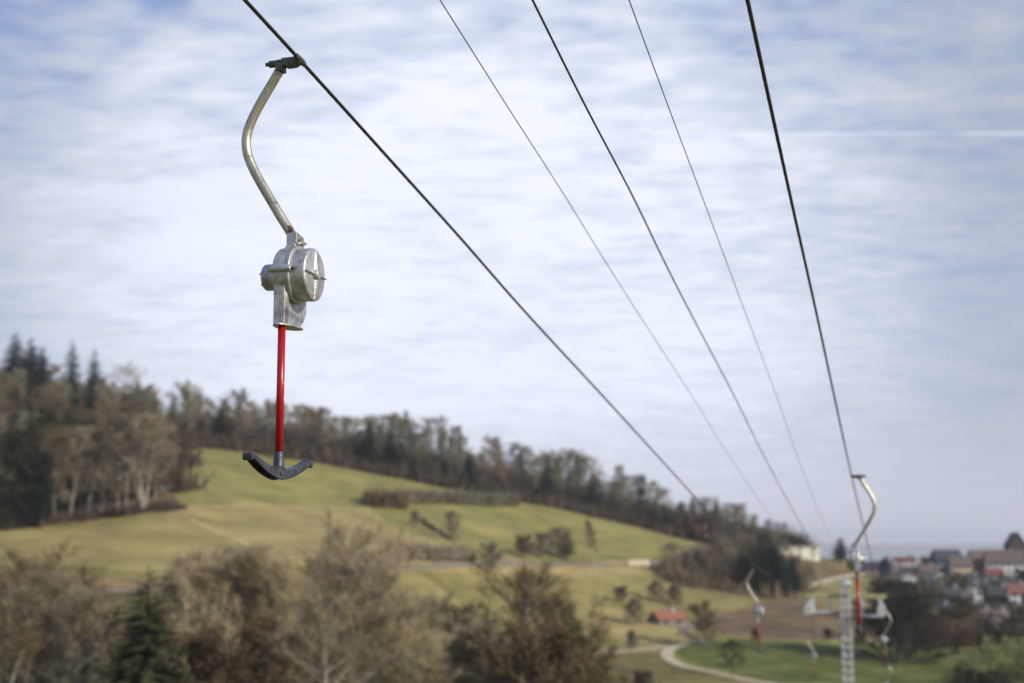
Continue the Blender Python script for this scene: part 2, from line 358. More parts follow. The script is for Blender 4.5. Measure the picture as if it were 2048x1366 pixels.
region([(1880,1276),(2000,1278),(2010,1296),(1900,1300)], GREEN*.9, .1)
region([(1745,1128),(2300,1116),(2300,1278),(1860,1268),(1780,1240)], BROWN*.42+GREEN*.12, .3, DEEP)
region([(-300,1078),(0,1056),(200,1036),(345,1016),(352,950),(352,860),(-300,700)], np.array([.13,.09,.055]), .3, RUST)
region([(345,885),(600,920),(800,953),(1000,991),(1200,1034),(1400,1080),(1590,1118),(1590,1105),(1200,1015),(800,935),(352,868)], np.array([.15,.11,.07]), .3, RUST)
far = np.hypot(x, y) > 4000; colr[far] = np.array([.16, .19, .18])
me = bpy.data.meshes.new('ground')
ii = np.arange(nphi - 1)[:, None] * nr1 + np.arange(nr1 - 1)[None]
quads = np.stack([ii, ii + nr1, ii + nr1 + 1, ii + 1], -1).reshape(-1, 4)
cidx = len(verts); allv = np.vstack([verts, [[0, 0, -1.7]]])
tris = np.stack([np.full(nphi - 1, cidx), (np.arange(nphi - 1) + 1) * nr1, np.arange(nphi - 1) * nr1], -1)
me.from_pydata(allv.tolist(), [], [q[::-1] for q in quads.tolist()] + tris.tolist())
me.polygons.foreach_set('use_smooth', [True] * len(me.polygons))
ca = me.color_attributes.new('Col', 'FLOAT_COLOR', 'POINT')
cc = np.ones((len(allv), 4), np.float32); cc[:-1, :3] = colr; cc[-1, :3] = GREEN; ca.data.foreach_set('color', cc.ravel())
me.materials.append(M['ground']); me.update()
import bmesh
g = bpy.data.objects.new('ground', me); C.objects.link(g); tag(g, 'rolling valley ground of pasture, dry grass and fields', None, None, 'structure')
bm = bmesh.new(); bm.from_mesh(me); bm.normal_update()
if sum(f.normal.z for f in list(bm.faces)[5000:5200]) < 0: bmesh.ops.reverse_faces(bm, faces=bm.faces); bm.to_mesh(me)
bm.free()

def road(name, pix, w, label, m=None):
    pts = [hit(a, b) for a, b in pix]; t = np.linspace(0, len(pts) - 1, (len(pts) - 1) * 14 + 1)
    k = np.arange(len(pts)); X = pchip(k, [p.x for p in pts], t); Y = pchip(k, [p.y for p in pts], t)
    mb = MB(); vs = []
    for i in range(len(t)):
        a = Vector((X[min(i+1, len(t)-1)] - X[max(i-1, 0)], Y[min(i+1, len(t)-1)] - Y[max(i-1, 0)])).normalized(); nn = Vector((-a.y, a.x))
        ww = w * (1 + .12 * math.sin(i * 1.3)); 
        for sgn in (-.5, -.17, .17, .5):
            px_, py_ = X[i] + nn.x * ww * sgn, Y[i] + nn.y * ww * sgn; vs.append((px_, py_, ground(px_, py_) + 0.12))
    mb.add(vs, [(i*4+q, i*4+q+1, i*4+q+5, i*4+q+4) for i in range(len(t)-1) for q in range(3)], True)
    o = mb.build(name, m or M['road'], fix=False); tag(o, label, None, None, 'structure'); return o
road('road', [(-250,1190),(0,1186),(100,1186),(270,1183),(420,1176),(560,1166)], 2.6, 'narrow grey road below the left meadow', M['lane'])
road('road', [(600,1158),(780,1138),(900,1130),(1000,1128),(1130,1128),(1260,1131),(1340,1134)], 2.6, 'pale road crossing the hill foot', M['lane'])
road('path', [(1130,1312),(1186,1307),(1260,1302),(1330,1294),(1350,1296)], 1.8, 'farm track reaching the bend from the left')
road('path', [(1372,1290),(1350,1294),(1336,1304),(1335,1315),(1354,1328),(1394,1339),(1467,1355),(1560,1372)], 2.7, 'pale gravel track curving down past the green field')
road('path', [(1572,1192),(1606,1178),(1640,1166),(1680,1156),(1720,1149)], 3.2, 'pale path climbing the bank to the village')
road('path', [(1412,1288),(1385,1275),(1368,1264),(1382,1252),(1400,1246)], 2.6, 'track passing beside the red-roofed barn', M['lane'])

# ------------------------------------------------------------------ ropes and cables
def cable_fn(pts):
    """pts: (px, py, F) -> callable giving the point at distance F"""
    P = sorted([at(*p) for p in pts], key=lambda p: p.y); F = [p.y for p in P]
    def fn(f): return Vector((float(pchip(F, [p.x for p in P], [f])[0]), f, float(pchip(F, [p.z for p in P], [f])[0])))
    fn.F = F; fn.P = P
    return fn
def planF(a, s, pts): return [(px, py, a / (u_of(px, py) - s)) for px, py in pts]
LS, LA, RS, RA = .262, -3.41, .266, -.634
left_rope = cable_fn(planF(LA, LS, [(490,0),(600,120),(800,341.5),(910,463.7),(1033,604.3),(1213,799.8),(1375,977.7)]) + [(1516,1135,41),(1617,1203,61.6),(1627,1262,78),(1663,1366,138)])
right_rope = cable_fn(planF(RA, RS, [(1495,0),(1538.3,200),(1586.6,419.7),(1626,595.5),(1670,799.8)]) + [(1703,952,22.8),(1740,1108,37),(1762,1203,61.6),(1766.5,1228,66),(1771,1322,88),(1773,1368,110)])
thin_l = cable_fn(planF(-2.33, .257, [(880,0),(1006.5,200),(1125,384.6),(1195.5,498.8),(1279,630.6),(1389,799.8),(1450,900),(1569.5,1070.6)]) + [(1655,1186,61.6)])
thin_m = cable_fn(planF(-1.76, .257, [(1065,0),(1164.7,200),(1261.4,384.6),(1336,538),(1472.3,799.8),(1521.7,900),(1620.6,1080.9)]) + [(1683,1176,61.6)])
thin_r = cable_fn(planF(-1.23, .257, [(1258,0),(1331.7,200),(1410.8,411),(1468,564.7),(1555.8,799.8),(1590,900),(1661.5,1080.9)]) + [(1703,1186,61.6)])
def cable(name, fn, r, f0, f1, m, label, cat, group, lobes=0, fine=(0, 0)):
    fs = []; f = f0
    while f < f1:
        fs.append(f); f += 0.012 if lobes and fine[0] < f < fine[1] else 0.25 if f < 60 else 1.0
    fs.append(f1); X = pchip(fn.F, [p.x for p in fn.P], fs); Z = pchip(fn.F, [p.z for p in fn.P], fs)
    n = 18 if lobes else 8; vs = []
    T = Vector((fn.P[-1].x - fn.P[0].x, fn.P[-1].y - fn.P[0].y, 0)).normalized(); side = Vector((T.y, -T.x, 0))
    for f, x_, z_ in zip(fs, X, Z):
        for k in range(n):
            a = 2 * math.pi * k / n; rr = r * (1 + (0.20 * math.cos(lobes * (a + f * 2 * math.pi / 0.15)) if lobes else 0))
            vs.append((x_ + side.x * math.cos(a) * rr, f + side.y * math.cos(a) * rr, z_ + math.sin(a) * rr))
    mb = MB().add(vs, [(i*n+k, i*n+(k+1) % n, (i+1)*n+(k+1) % n, (i+1)*n+k) for i in range(len(fs)-1) for k in range(n)], True)
    o = mb.build(name, m, fix=False); return tag(o, label, cat, group)
GC = 'cables of the ski tow'
cable('haul_rope', left_rope, .0104, -12, 170, M['rope'], 'thick twisted black wire rope carrying the big near T-bar hanger', 'wire rope', GC, 6, (5, 24))
cable('haul_rope', right_rope, .0104, -12, 140, M['rope'], 'thick black wire rope farthest right, carrying the blurred T-bar', 'wire rope', GC, 6, (4, 20))
cable('cable', thin_l, .0034, -12, 61.6, M['wire'], 'thin wire just right of the rope with the near T-bar', 'cable', GC)
cable('cable', thin_m, .0070, -12, 61.6, M['rope'], 'black cable running between the two thinnest wires', 'cable', GC)
cable('cable', thin_r, .0034, -12, 61.6, M['wire'], 'thin wire just left of the rightmost black rope', 'cable', GC)

# ------------------------------------------------------------------ T-bar hanger (local frame: x across the rope, y along it, origin at the rope)
F1 = 8.18; ZTOP = e_of(120) * F1
def zl(py): return e_of(py) * F1 - ZTOP
def xl(px): return (px - 600) * .003256
def make_hanger():
    t = thing('t_bar_hanger', (0, 0, 0))
    slope = Matrix.Rotation(R_(-6), 3, 'X')
    b = MB()                                                   # grip jaw round the rope with its wedge-shaped arm
    b.lathe(slope @ Vector((0, -.065, .0)), slope @ Vector((0, 1, 0)), [(0, .011), (0, .016), (.03, .020), (.095, .020), (.13, .015), (.13, .011)], 18)
    b.prism([(-.115, -.022, .018), (-.015, -.032, .016), (.010, -.036, .008), (.010, -.036, -.018), (-.03, -.026, -.036), (-.080, -.022, -.038), (-.108, -.022, -.026)], (0, .058, 0))
    grip = b.build('grip', M['castdark'], t, .005)
    b = MB().lathe((-.205, .01, -.006), (1, 0, 0), [(0, 0), (0, .019), (.006, .022), (.05, .022), (.056, .025), (.10, .025), (.10, 0)], 20)
    b.box((-.128, .01, -.038), (.05, .058, .05)); b.build('grip_head', M['castdark'], grip, .004)
    MB().lathe((-.226, .01, -.006), (1, 0, 0), [(0, 0), (0, .012), (.022, .012)], 6, False).build('bolt', M['castdark'], grip)
    # bent tube
    pts = [(556,138),(545,157),(530,182),(515,209),(504,232),(497,252),(494,272),(496,293),(503,315),(515,341),(530,368),(548,399),(566,430),(582,456),(596,480),(603,492)]
    k = np.arange(len(pts)); tt = np.linspace(0, len(pts)-1, 70)
    xs = pchip(k, [xl(p[0]) for p in pts], tt); zs = pchip(k, [zl(p[1]) for p in pts], tt)
    MB().tube([(xs[i] + .004, .01, zs[i]) for i in range(len(tt))], .0285, 24).build('bent_tube', M['galv'], t)
    # spring box
    zc = zl(551); ax = (1, 0, 0); o = (0, .0, zc)
    b = MB().lathe(o, ax, [(-.085, 0), (-.085, .125), (-.081, .152), (-.068, .163), (-.02, .166), (.008, .166), (.010, .171), (.026, .171), (.030, .166), (.030, 0)], 72)
    arc = [(math.cos(a) * .163, math.sin(a) * .163) for a in np.linspace(math.pi * 1.04, math.pi * 1.96, 22)]
    out = [(.10, -.075), (.155, -.16), (.13, -.235), (.085, -.285), (.03, -.305)]
    spout = [(-.150, 0), (-.145, -.10), (-.142, -.30), (-.03, -.30), (.05, -.298), (.105, -.286), (.150, -.245), (.180, -.19), (.176, -.10), (.164, 0)]
    b.prism([(-.070, p, zc + q) for p, q in spout], (.068, 0, 0))
    box = b.build('spring_box', M['cast'], t, .008)
    b = MB().lathe(o, ax, [(.028, .153), (.036, .155), (.108, .156), (.118, .154), (.122, .149), (.123, .147), (.123, 0)], 72)
    b.build('cover', M['cast'], box)
    b = MB(); X0 = .122
    b.prism([(X0, -.008, zc - .132), (X0, .008, zc - .132), (X0 + .014, .0015, zc - .11), (X0 + .014, -.0015, zc - .11)], (0, 0, .002))
    for sg in (1, -1):                                          # vertical ridge of the cover
        b.add([(X0-.001, -.016, zc + sg*.02), (X0-.001, .016, zc + sg*.02), (X0 + .017, 0, zc + sg*.02), (X0-.001, -.011, zc + sg*.145), (X0-.001, .011, zc + sg*.145), (X0 + .004, 0, zc + sg*.145)],
              [(0,1,2), (3,5,4), (0,2,5,3), (1,4,5,2), (0,3,4,1)])
    b.box((X0 + .004, 0, zc), (.020, .302, .006)); b.build('cover_rib', M['cast'], box, .0015)
    MB().lathe((X0 - .002, 0, zc), ax, [(0, .031), (.02, .029), (.029, .027), (.031, .022), (.031, 0)], 28).build('cover_hub', M['cast'], box)
    MB().lathe((-.182, -.02, zc - .008), ax, [(0, 0), (0, .062), (.003, .070), (.012, .077), (.045, .078), (.046, .076), (.049, .076), (.05, .079), (.105, .079)], 40).build('brake_drum', M['cast'], box)
    for a in np.linspace(0.4, 2 * math.pi + .4, 6)[:-1]:
        MB().lathe((-.190, -.02 + .054*math.cos(a), zc-.008+.054*math.sin(a)), ax, [(0, 0), (0, .009), (.01, .009)], 6, False).build('drum_bolt', M['bolt'], box)
    b = MB().lathe((-.095, -.166, zc + .012), ax, [(0, 0), (0, .015), (.008, .020), (.12, .020), (.135, .021), (.14, .018), (.14, 0)], 20)
    b.build('bolt_lug', M['cast'], box)
    MB().lathe((.042, -.166, zc + .012), ax, [(0, 0), (0, .012), (.012, .012), (.012, .006), (.022, .006), (.022, 0)], 6, False).build('bolt', M['castdark'], box)
    b = MB().lathe((-.030, -.108, zc - .31), (0, 0, 1), [(0, .026), (0, .034), (.20, .037), (.26, .038), (.30, .028), (.31, 0)], 30)
    b.build('outlet_pipe', M['cast'], box)
    outline = []
    for a in np.linspace(0, 2 * math.pi, 30)[:-1]:
        yy = math.cos(a); outline.append((-.036 + .064 * math.sin(a), -.005 + .165 * yy, zc - .302 + .010 * max(0, yy)))
    b = MB().prism(outline, (0, 0, -.010)); b.build('outlet_lip', M['cast'], box, .003)
    zt = zl(468)
    b = MB()                                                    # bracket: neck, socket and side plate
    b.add([(-.040, -.05, zt), (.014, -.05, zt), (.014, .05, zt), (-.040, .05, zt), (-.062, -.085, zt - .125), (.026, -.085, zt - .125), (.026, .085, zt - .125), (-.062, .085, zt - .125),
           (-.040, -.05, zt - .075), (.014, -.05, zt - .075), (.014, .05, zt - .075), (-.040, .05, zt - .075)],
          [(3,2,1,0), (0,1,9,8), (1,2,10,9), (2,3,11,10), (3,0,8,11), (8,9,5,4), (9,10,6,5), (10,11,7,6), (11,8,4,7), (4,5,6,7)])
    br = b.build('bracket', M['cast'], box, .004)
    MB().prism([(.0155, -.052, zt + .006), (.0155, .066, zt - .014), (.0155, .066, zt - .088), (.0155, .045, zt - .094), (.0155, -.052, zt - .060)], (.007, 0, 0)).build('clamp_plate', M['galv'], br, .002)
    for yy, dz in ((-.012, -.034), (.040, -.052)):
        MB().lathe((.022, yy, zt + dz), ax, [(0, .016), (.004, .016), (.004, .0125), (.014, .0125), (.014, .007), (.026, .007), (.026, 0)], 12, False).build('bolt', M['bolt'], br)
    # pole and T
    zb = -2.350; px_, py_ = -.030, -.108
    MB().tube([(px_, py_, zl(648)), (px_, py_, zb - .03)], .0222, 24).build('pole', M['red'], t)
    T = bpy.data.objects.new('t_bar', None); 
    a = MB()
    W, TH = .042, .013
    ss = np.linspace(-.225, .225, 41); prof = []
    def zz_(q): return zb - .095 + .076 * (abs(q) / .225) ** 2.0
    for q in ss:
        k_ = abs(q) / .225; dep = .062 * (1 - k_) + .030 * k_; z = zz_(q); w = W * (1 - .08 * k_)
        prof.append([(q, -w, z), (q, -w, z - dep), (q, -(w - .009), z - dep), (q, -(w - .009), z - TH), (q, w - .009, z - TH), (q, w - .009, z - dep), (q, w, z - dep), (q, w, z)])
    vs = [p for pr in prof for p in pr]; n = 8
    a.add(vs, [(i*n+k, i*n+(k+1) % n, (i+1)*n+(k+1) % n, (i+1)*n+k) for i in range(len(ss)-1) for k in range(n)] + [tuple(range(n)), tuple(range(len(vs)-n, len(vs)))])
    for sg in (1, -1):
        z = zz_(.225); a.prism([(sg*.222, -.0388, z + .001), (sg*.238, -.0388, z - .006), (sg*.242, -.0388, z - .026), (sg*.236, -.0388, z - .046), (sg*.226, -.0388, z - .048), (sg*.222, -.0388, z - .030)], (0, .0776, 0))
    bar = a.build('t_bar', M['plastic'], t, .003)
    bar.location = (px_, py_, 0); bar.rotation_euler = (0, 0, R_(68))
    bar.data.transform(Matrix.Translation((0, 0, zb)) @ Matrix.Rotation(R_(3.0), 4, 'Y') @ Matrix.Translation((0, 0, -zb)))
    MB().lathe((0, 0, zb - .095), (0, 0, 1), [(0, .048), (.012, .036), (.03, .031), (.09, .0262), (.097, .0258), (.099, .022)], 28).build('socket', M['plastic'], bar)
    MB().tube([(-.02, -.052, zb - .118), (-.02, -.030, zb - .118)], .009, 12).build('rivet', M['castdark'], bar)
    bpy.data.objects.remove(T)
    return t
AL = math.atan(LS)
han = make_hanger()
GH = 'T-bar hangers on the ski tow'
def hang(o, fn, F, rz, label, s=1.0, spin=0):
    o.location = fn(F); o.rotation_euler = (0, 0, rz); o.scale = (s, s, s); tag(o, label, 'T-bar hanger', GH)
    if spin:
        for c in o.children:
            if c.name.startswith('t_bar'): c.rotation_euler = (0, 0, spin)
hang(han, left_rope, F1, -AL, 'large sharp T-bar hanger with red pole and silver spring box, nearest the camera')
protos = [copy_tree(han) for _ in range(5)]
hang(protos[0], right_rope, 22.8, math.pi - AL, 'blurred T-bar hanger with bright red pole, right of the pylon mast top', spin=R_(86))
hang(protos[1], left_rope, 41, -AL, 'T-bar hanger with dark pole left of the pylon, hanging over the ploughed field', .94, spin=R_(10))
hang(protos[2], left_rope, 78, -AL, 'small lowest T-bar hanger left of the pylon mast, over the green field', spin=R_(10))
hang(protos[3], right_rope, 64.5, math.pi - AL, 'small T-bar hanger with red pole directly below the right pulleys', spin=R_(20))
hang(protos[4], right_rope, 90, math.pi - AL, 'half hidden T-bar hanger at the bottom edge, right of the pylon', spin=R_(20))

# ------------------------------------------------------------------ pylon
FP = 61.6
base = at(1691, 1190, FP); gz = ground(base.x, base.y)
pyl = thing('lift_pylon', (base.x, base.y, gz), -AL, 'pale zinc lattice pylon with crossarm carrying the tow ropes', 'pylon')
ztop = e_of(1166) * FP - gz; zarm = e_of(1192) * FP - gz
b = MB(); w = .17
for sx in (-1, 1):
    for sy in (-1, 1): b.box((sx*w, sy*w, ztop/2 - .3), (.085, .085, ztop + .6))
z = .3; kk = 0
while z < ztop:
    b.box((0, -w - .07, z), (.48, .04, .11)); b.box((0, w + .045, z), (.50, .035, .05))
    for sy in (-1, 1):
        m_ = Matrix.Rotation(R_(42 if kk % 2 else -42), 3, 'Y'); b.box((0, sy*(w+.01), z + .165), (.42, .03, .035), m_)
    b.box((-w - .045, 0, z), (.035, .4, .05)); b.box((w + .045, 0, z), (.035, .4, .05))
    z += .33; kk += 1
mast = b.build('mast', M['pylon'], pyl)
b = MB()
for a_ in np.linspace(0, math.pi, 2): pass
b.lathe((0, 0, ztop), (0, 0, 1), [(0, .26), (.05, .26), (.11, .12), (.13, 0)], 16); b.build('mast_cap', M['pylon'], pyl)
half = (at(1766, 1203, FP) - at(1614, 1203, FP)).length / 2
b = MB(); b.box((0, 0, zarm), (half * 2 + .1, .16, .17)); b.build('crossarm', M['beam'], pyl, .01)
px2m = FP / FPX * 1.015
for sx, x0, x1, zb0 in ((-1, 1629, 1661, 1224), (1, 1722, 1757, 1231)):
    xa = (x0 - 1691) * px2m; xb = (x1 - 1691) * px2m; zlow = e_of(zb0) * FP - gz
    b = MB(); b.box((xa, 0, (zarm + zlow)/2), (.12, .12, zarm - zlow)); b.box((xb, 0, (zarm + zlow)/2), (.12, .12, zarm - zlow)); b.box(((xa+xb)/2, 0, zlow), (abs(xb-xa) + .2, .30, .10))
    b.build('service_frame', M['pylon'], pyl, .01)
for sx, fn in ((-1, left_rope), (1, right_rope)):
    P = fn(FP); loc = Matrix.Rotation(AL, 3, 'Z') @ (P - Vector((base.x, base.y, gz)))
    b = MB(); b.box((loc.x, 0, loc.z - .26), (.10, 1.5, .12)); b.box((loc.x + sx * -.10, 0, loc.z - .14), (.05, .5, .55)); b.box((loc.x, .72, loc.z - .35), (.30, .10, .42)); b.box((loc.x, -.72, loc.z - .35), (.34, .10, .36))
    bat = b.build('pulley_frame', M['pylon'], pyl, .01)
    for yy in (-.55, -.18, .18, .55):
        MB().lathe((loc.x - .05, yy, loc.z - .20 - yy * .098), (1, 0, 0), [(0, 0), (0, .18), (.02, .19), (.04, .165), (.06, .165), (.08, .19), (.10, .18), (.10, 0)], 22).build('pulley', M['pylon'], bat)

# ------------------------------------------------------------------ trees
def rv(): return Vector((random.uniform(-1, 1), random.uniform(-1, 1), random.uniform(-1, 1)))
def strip(mb, p, d, l, w):
    s_ = d.cross(rv()).normalized() * w; q = p + d * l; mid_ = p + d * (l * .5) + rv() * l * .08
    mb.add([p - s_, p + s_, mid_ + s_ * .7, mid_ - s_ * .7, q], [(0, 1, 2, 3), (3, 2, 4)])
def bare_tree(kind, seed, stems=1, tk=1.0, low=None):
    """tree of height 1: returns (trunk MB, crown MB)"""
    random.seed(seed); tr, cr = MB(), MB()
    wide = {'round': .30, 'oval': .20, 'column': .12, 'spread': .40, 'bush': .55}[kind]; lo = {'round': .30, 'oval': .28, 'column': .30, 'spread': .25, 'bush': .03}[kind]
    if low is not None: lo = low
    tops = []
    for st in range(stems):
        lean = Vector((random.uniform(-.06, .06), random.uniform(-.06, .06), 0)) * (2.2 if stems > 1 else 1); off = Vector((random.uniform(-.05, .05), random.uniform(-.05, .05), 0)) if stems > 1 else Vector()
        H = .93 if st == 0 else random.uniform(.70, .92); n = 9; path = []; rad = []
        for i in range(n):
            t = i / (n-1); path.append(off + lean * t * t * 1.5 + Vector((.010*math.sin(t*7+st), .010*math.cos(t*6+st), 0)) + Vector((0, 0, H * t - (.02 if i == 0 else 0)))); rad.append((.0135 if stems == 1 else .009) * (1 - t) ** .8 + .0012)
        if kind == 'bush': rad = [r * .7 for r in rad]
        tr.tube(path, rad, 7, False); tops.append((path, rad, H))
    nl = {'round': 26, 'oval': 24, 'column': 26, 'spread': 24, 'bush': 34}[kind]; nl = nl if stems == 1 else int(nl * 1.1)
    for i in range(nl):
        path, rad, H = tops[i % stems]; t = lo / H + (1 - lo / H) * ((i + random.random()) / nl) ** .85; t = min(t, .97); f = t * 8; k = int(f)
        p = path[k].lerp(path[min(k+1, 8)], f - k); a = i * 2.4 + random.random()
        prof = math.sin(min(1, (t * H - lo) / (1 - lo) * .8 + .25) * math.pi) ** .7; L = wide * (prof * .9 + .18) * random.uniform(.7, 1.15)
        if kind == 'bush': L = .52 * math.sqrt(max(.05, 1 - (t * .9) ** 2)) * random.uniform(.75, 1.1)
        upw = {'round': .75, 'oval': 1.1, 'column': 2.0, 'spread': .45, 'bush': .9}[kind] * (0.6 + t * .9)
        d = Vector((math.cos(a), math.sin(a), upw * random.uniform(.7, 1.2))).normalized(); q = p.copy(); pts = [q.copy()]; dd = d.copy()
        if kind == 'bush': d = Vector((math.cos(a), math.sin(a), .25 + t * 1.2)).normalized(); dd = d.copy()
        else: L *= (1 + .35 * upw * .5)
        L = min(L, max(.08, (1.0 - p.z) / max(.2, d.z)))
        for j in range(4): dd = (dd + rv() * .16 + Vector((0, 0, .05))).normalized(); q = q + dd * L / 4; pts.append(q.copy())
        r0 = .0052 * (1 - t) + .0020; tr.tube(pts, [r0, r0*.8, r0*.6, r0*.4, r0*.2], 5, False)
        for j in range(11 if kind != 'bush' else 14):
            s_ = random.uniform(.18 if kind != 'bush' else .08, 1.0) * 4; kk = min(int(s_), 3); p2 = pts[kk].lerp(pts[kk+1], s_ - kk); d2 = ((pts[kk+1]-pts[kk]).normalized() + rv() * .95 + Vector((0, 0, .25))).normalized()
            L2 = L * random.uniform(.22, .48) * (1.15 - s_/6); e2 = p2 + d2 * L2
            strip(cr, p2, d2, L2, .0016 * tk)
            for m_ in range(6):
                tt_ = random.uniform(.2, 1); p3 = p2.lerp(e2, tt_); d3 = (d2 + rv() * .7 + Vector((0, 0, .3))).normalized(); L3 = random.uniform(.03, .075); strip(cr, p3, d3, L3, .0011 * tk)
                for _ in range(2): strip(cr, p3 + d3 * L3 * random.uniform(.2, .9), (d3 + rv() * .75 + Vector((0, 0, .1))).normalized(), random.uniform(.018, .046), .0010 * tk)
    return tr, cr
def conifer(seed, slim=1.0, sparse=0.0):
    random.seed(seed); tr, cr = MB(), MB(); tr.tube([(0, 0, -.02), (.003, 0, .3), (0, .003, .65), (0, 0, .97)], [.014, .011, .006, .001], 7, False)
    nt_ = 46
    for i in range(nt_):
        t = i / (nt_ - 1); z = .14 + .85 * t; Rr = .175 * slim * (1 - t) ** .62 * (1 - .35 * max(0, .25 - t) / .25) + .012
        for k in range(11 if t < .85 else 8):
            if random.random() < sparse: continue
            a = k * .571 + i * 1.1 + random.uniform(-.25, .25); L = Rr * random.uniform(.6, 1.22); p = Vector((0, 0, z + random.uniform(-.008, .008)))
            h = Vector((math.cos(a), math.sin(a), 0)); q = p + h * L + Vector((0, 0, -.28 * L + .02 * t)); tips = q + h * L * .12 + Vector((0, 0, .02 * L))
            mid_ = p.lerp(q, .5) + Vector((0, 0, -.035 * L)); s_ = h.cross(Vector((0, 0, 1))) * (L * .11)
            cr.add([p, mid_ - s_, mid_ + s_, q], [(0, 1, 3), (0, 3, 2)])
            for j in range(9):
                b0 = p.lerp(q, .2 + .8 * j / 8); sg = 1 if j % 2 else -1; dr = (s_.normalized() * sg + h * .7 + Vector((0, 0, random.uniform(-.75, -.1)))).normalized(); l = L * random.uniform(.20, .36) * (1.1 - .5 * j / 8)
                n_ = dr.cross(Vector((0, 0, 1)) + rv() * .6).normalized() * l * .34; cr.add([b0 - n_ * .3, b0 + n_, b0 + dr * l, b0 - n_], [(0, 1, 2), (0, 2, 3)])
    return tr, cr
def meshes(name, tr, cr): return tr.mesh(name + '_trunk', TRUNK['grey']), cr.mesh(name + '_crown', BARKS['grey'])
LIB = {}
def lib(key, fn, n):
    LIB[key] = []
    for s_ in range(n): tr, cr = fn(s_); LIB[key].append((tr, cr))
_cache = {}
def lib_mesh(key, i, tw, bk):
    k = (key, i, tw, bk)
    if k not in _cache:
        tr, cr = LIB[key][i]; _cache[k] = (tr.mesh(key + '_trunk', TRUNK[bk]), cr.mesh(key + '_crown', BARKS[tw]))
    return _cache[k]
lib('round', lambda s: bare_tree('round', 10 + s), 3); lib('oval', lambda s: bare_tree('oval', 20 + s), 3); lib('column', lambda s: bare_tree('column', 30 + s), 2)
lib('spread', lambda s: bare_tree('spread', 40 + s), 2); lib('multi', lambda s: bare_tree('oval', 50 + s, 5, 1.0, .34), 2); lib('bush', lambda s: bare_tree('bush', 60 + s, 3, 3.4), 3)
lib('bush_s', lambda s: bare_tree('bush', 160 + s, 3, 6.5), 3); lib('round_s', lambda s: bare_tree('round', 110 + s, 1, 2.3, .12), 3); lib('oval_s', lambda s: bare_tree('oval', 120 + s, 1, 2.3, .10), 3); lib('column_s', lambda s: bare_tree('column', 130 + s, 1, 2.0), 1)
lib('round_f', lambda s: bare_tree('round', 210 + s, 1, 1.5, .14), 3); lib('oval_f', lambda s: bare_tree('oval', 220 + s, 1, 1.5, .12), 3)
lib('stem', lambda s: bare_tree('column', 250 + s, 1, .9, .50), 3)
lib('fir', lambda s: conifer(70 + s), 2); lib('slimfir', lambda s: conifer(80 + s, .72, .12), 2)
rnd = random.Random(5)
def tree(key, loc, h, tw, bk, label, group=None, wscale=1.0, name=None, cat=None, forest=False):
    if key == 'bush' and h < 7: key = 'bush_s'
    elif key == 'bush': pass
    elif h < 13 and key + '_s' in LIB: key = key + '_s'
    elif forest and key + '_f' in LIB: key = key + '_f'
    i = rnd.randrange(len(LIB[key])); tm, cm = lib_mesh(key, i, tw, bk)
    con = key in ('fir', 'slimfir'); nm = name or ('conifer' if con else 'shrub' if key[:4] == 'bush' else 'leafless_tree')
    t = thing(nm, loc, rnd.uniform(0, 6.28), label, cat or ('conifer' if con else 'shrub' if key == 'bush' else 'tree'), group); t.scale = (h * wscale, h * wscale, h)
    for n_, m_ in (('trunk', tm), ('crown', cm)):
        o = bpy.data.objects.new(n_, m_); C.objects.link(o); o.parent = t
    return t
def tree_px(key, px, F, top, tw, bk, label, group=None, wscale=1.0, base=None, minh=1.0, forest=False):
    """stands where pixel column px meets distance F (or at the ground seen at base); its tip at pixel row top"""
    if base is not None:
        P = hit(px, base); F = P.y
    else:
        u = u_of(px, 1150); P = Vector((u * F, F, ground(u * F, F)))
    h = max(minh, e_of(top) * F - P.z)
    return tree(key, P, h, tw, bk, label, group, wscale, forest=forest)

# --- forest on the left
M['straw'] = mat('trodden_straw', (.40, .31, .14), .95, var=.3, scale=.2, spec=.1)
road('path', [(362,1010),(450,1014),(560,1013),(660,1014),(742,1020)], 1.6, 'dry trodden line along the terrace below the near T-bar', M['straw'])
road('path', [(380,1040),(440,1066),(500,1092),(560,1118)], 2.4, 'pale straw coloured track slanting down the left meadow', M['straw'])
road('path', [(800,1050),(850,1062),(900,1090),(930,1112)], 1.3, 'faint dry line beside the dark shadow strip on the slope', M['straw'])
GF = 'trees of the left forest'; GR = 'trees of the ridge wood'
kinds = ['oval', 'round', 'oval', 'round', 'multi', 'column']
spots = []
COLN = {'brown': 'brown', 'grey': 'grey', 'red': 'rusty', 'dark': 'dark', 'pale': 'pale'}; SHN = {'oval': 'tall', 'round': 'round', 'multi': 'many-stemmed', 'column': 'slender', 'spread': 'spreading', 'bush': 'low'}
def fbase(px): return 1062 - max(0, px) * 0.118                  # pixel row of the forest edge at the meadow
for row in range(8):
    n = 15 - row // 2
    for k in range(n):
        px = -70 + (425 - row * 3) * (k + .5 + rnd.uniform(-.28, .28)) / n
        spots.append((row, px))
ftop = lambda px, row: np.interp(px, [-80, 0, 60, 150, 200, 260, 350], [700, 705, 720, 750, 765, 770, 785])
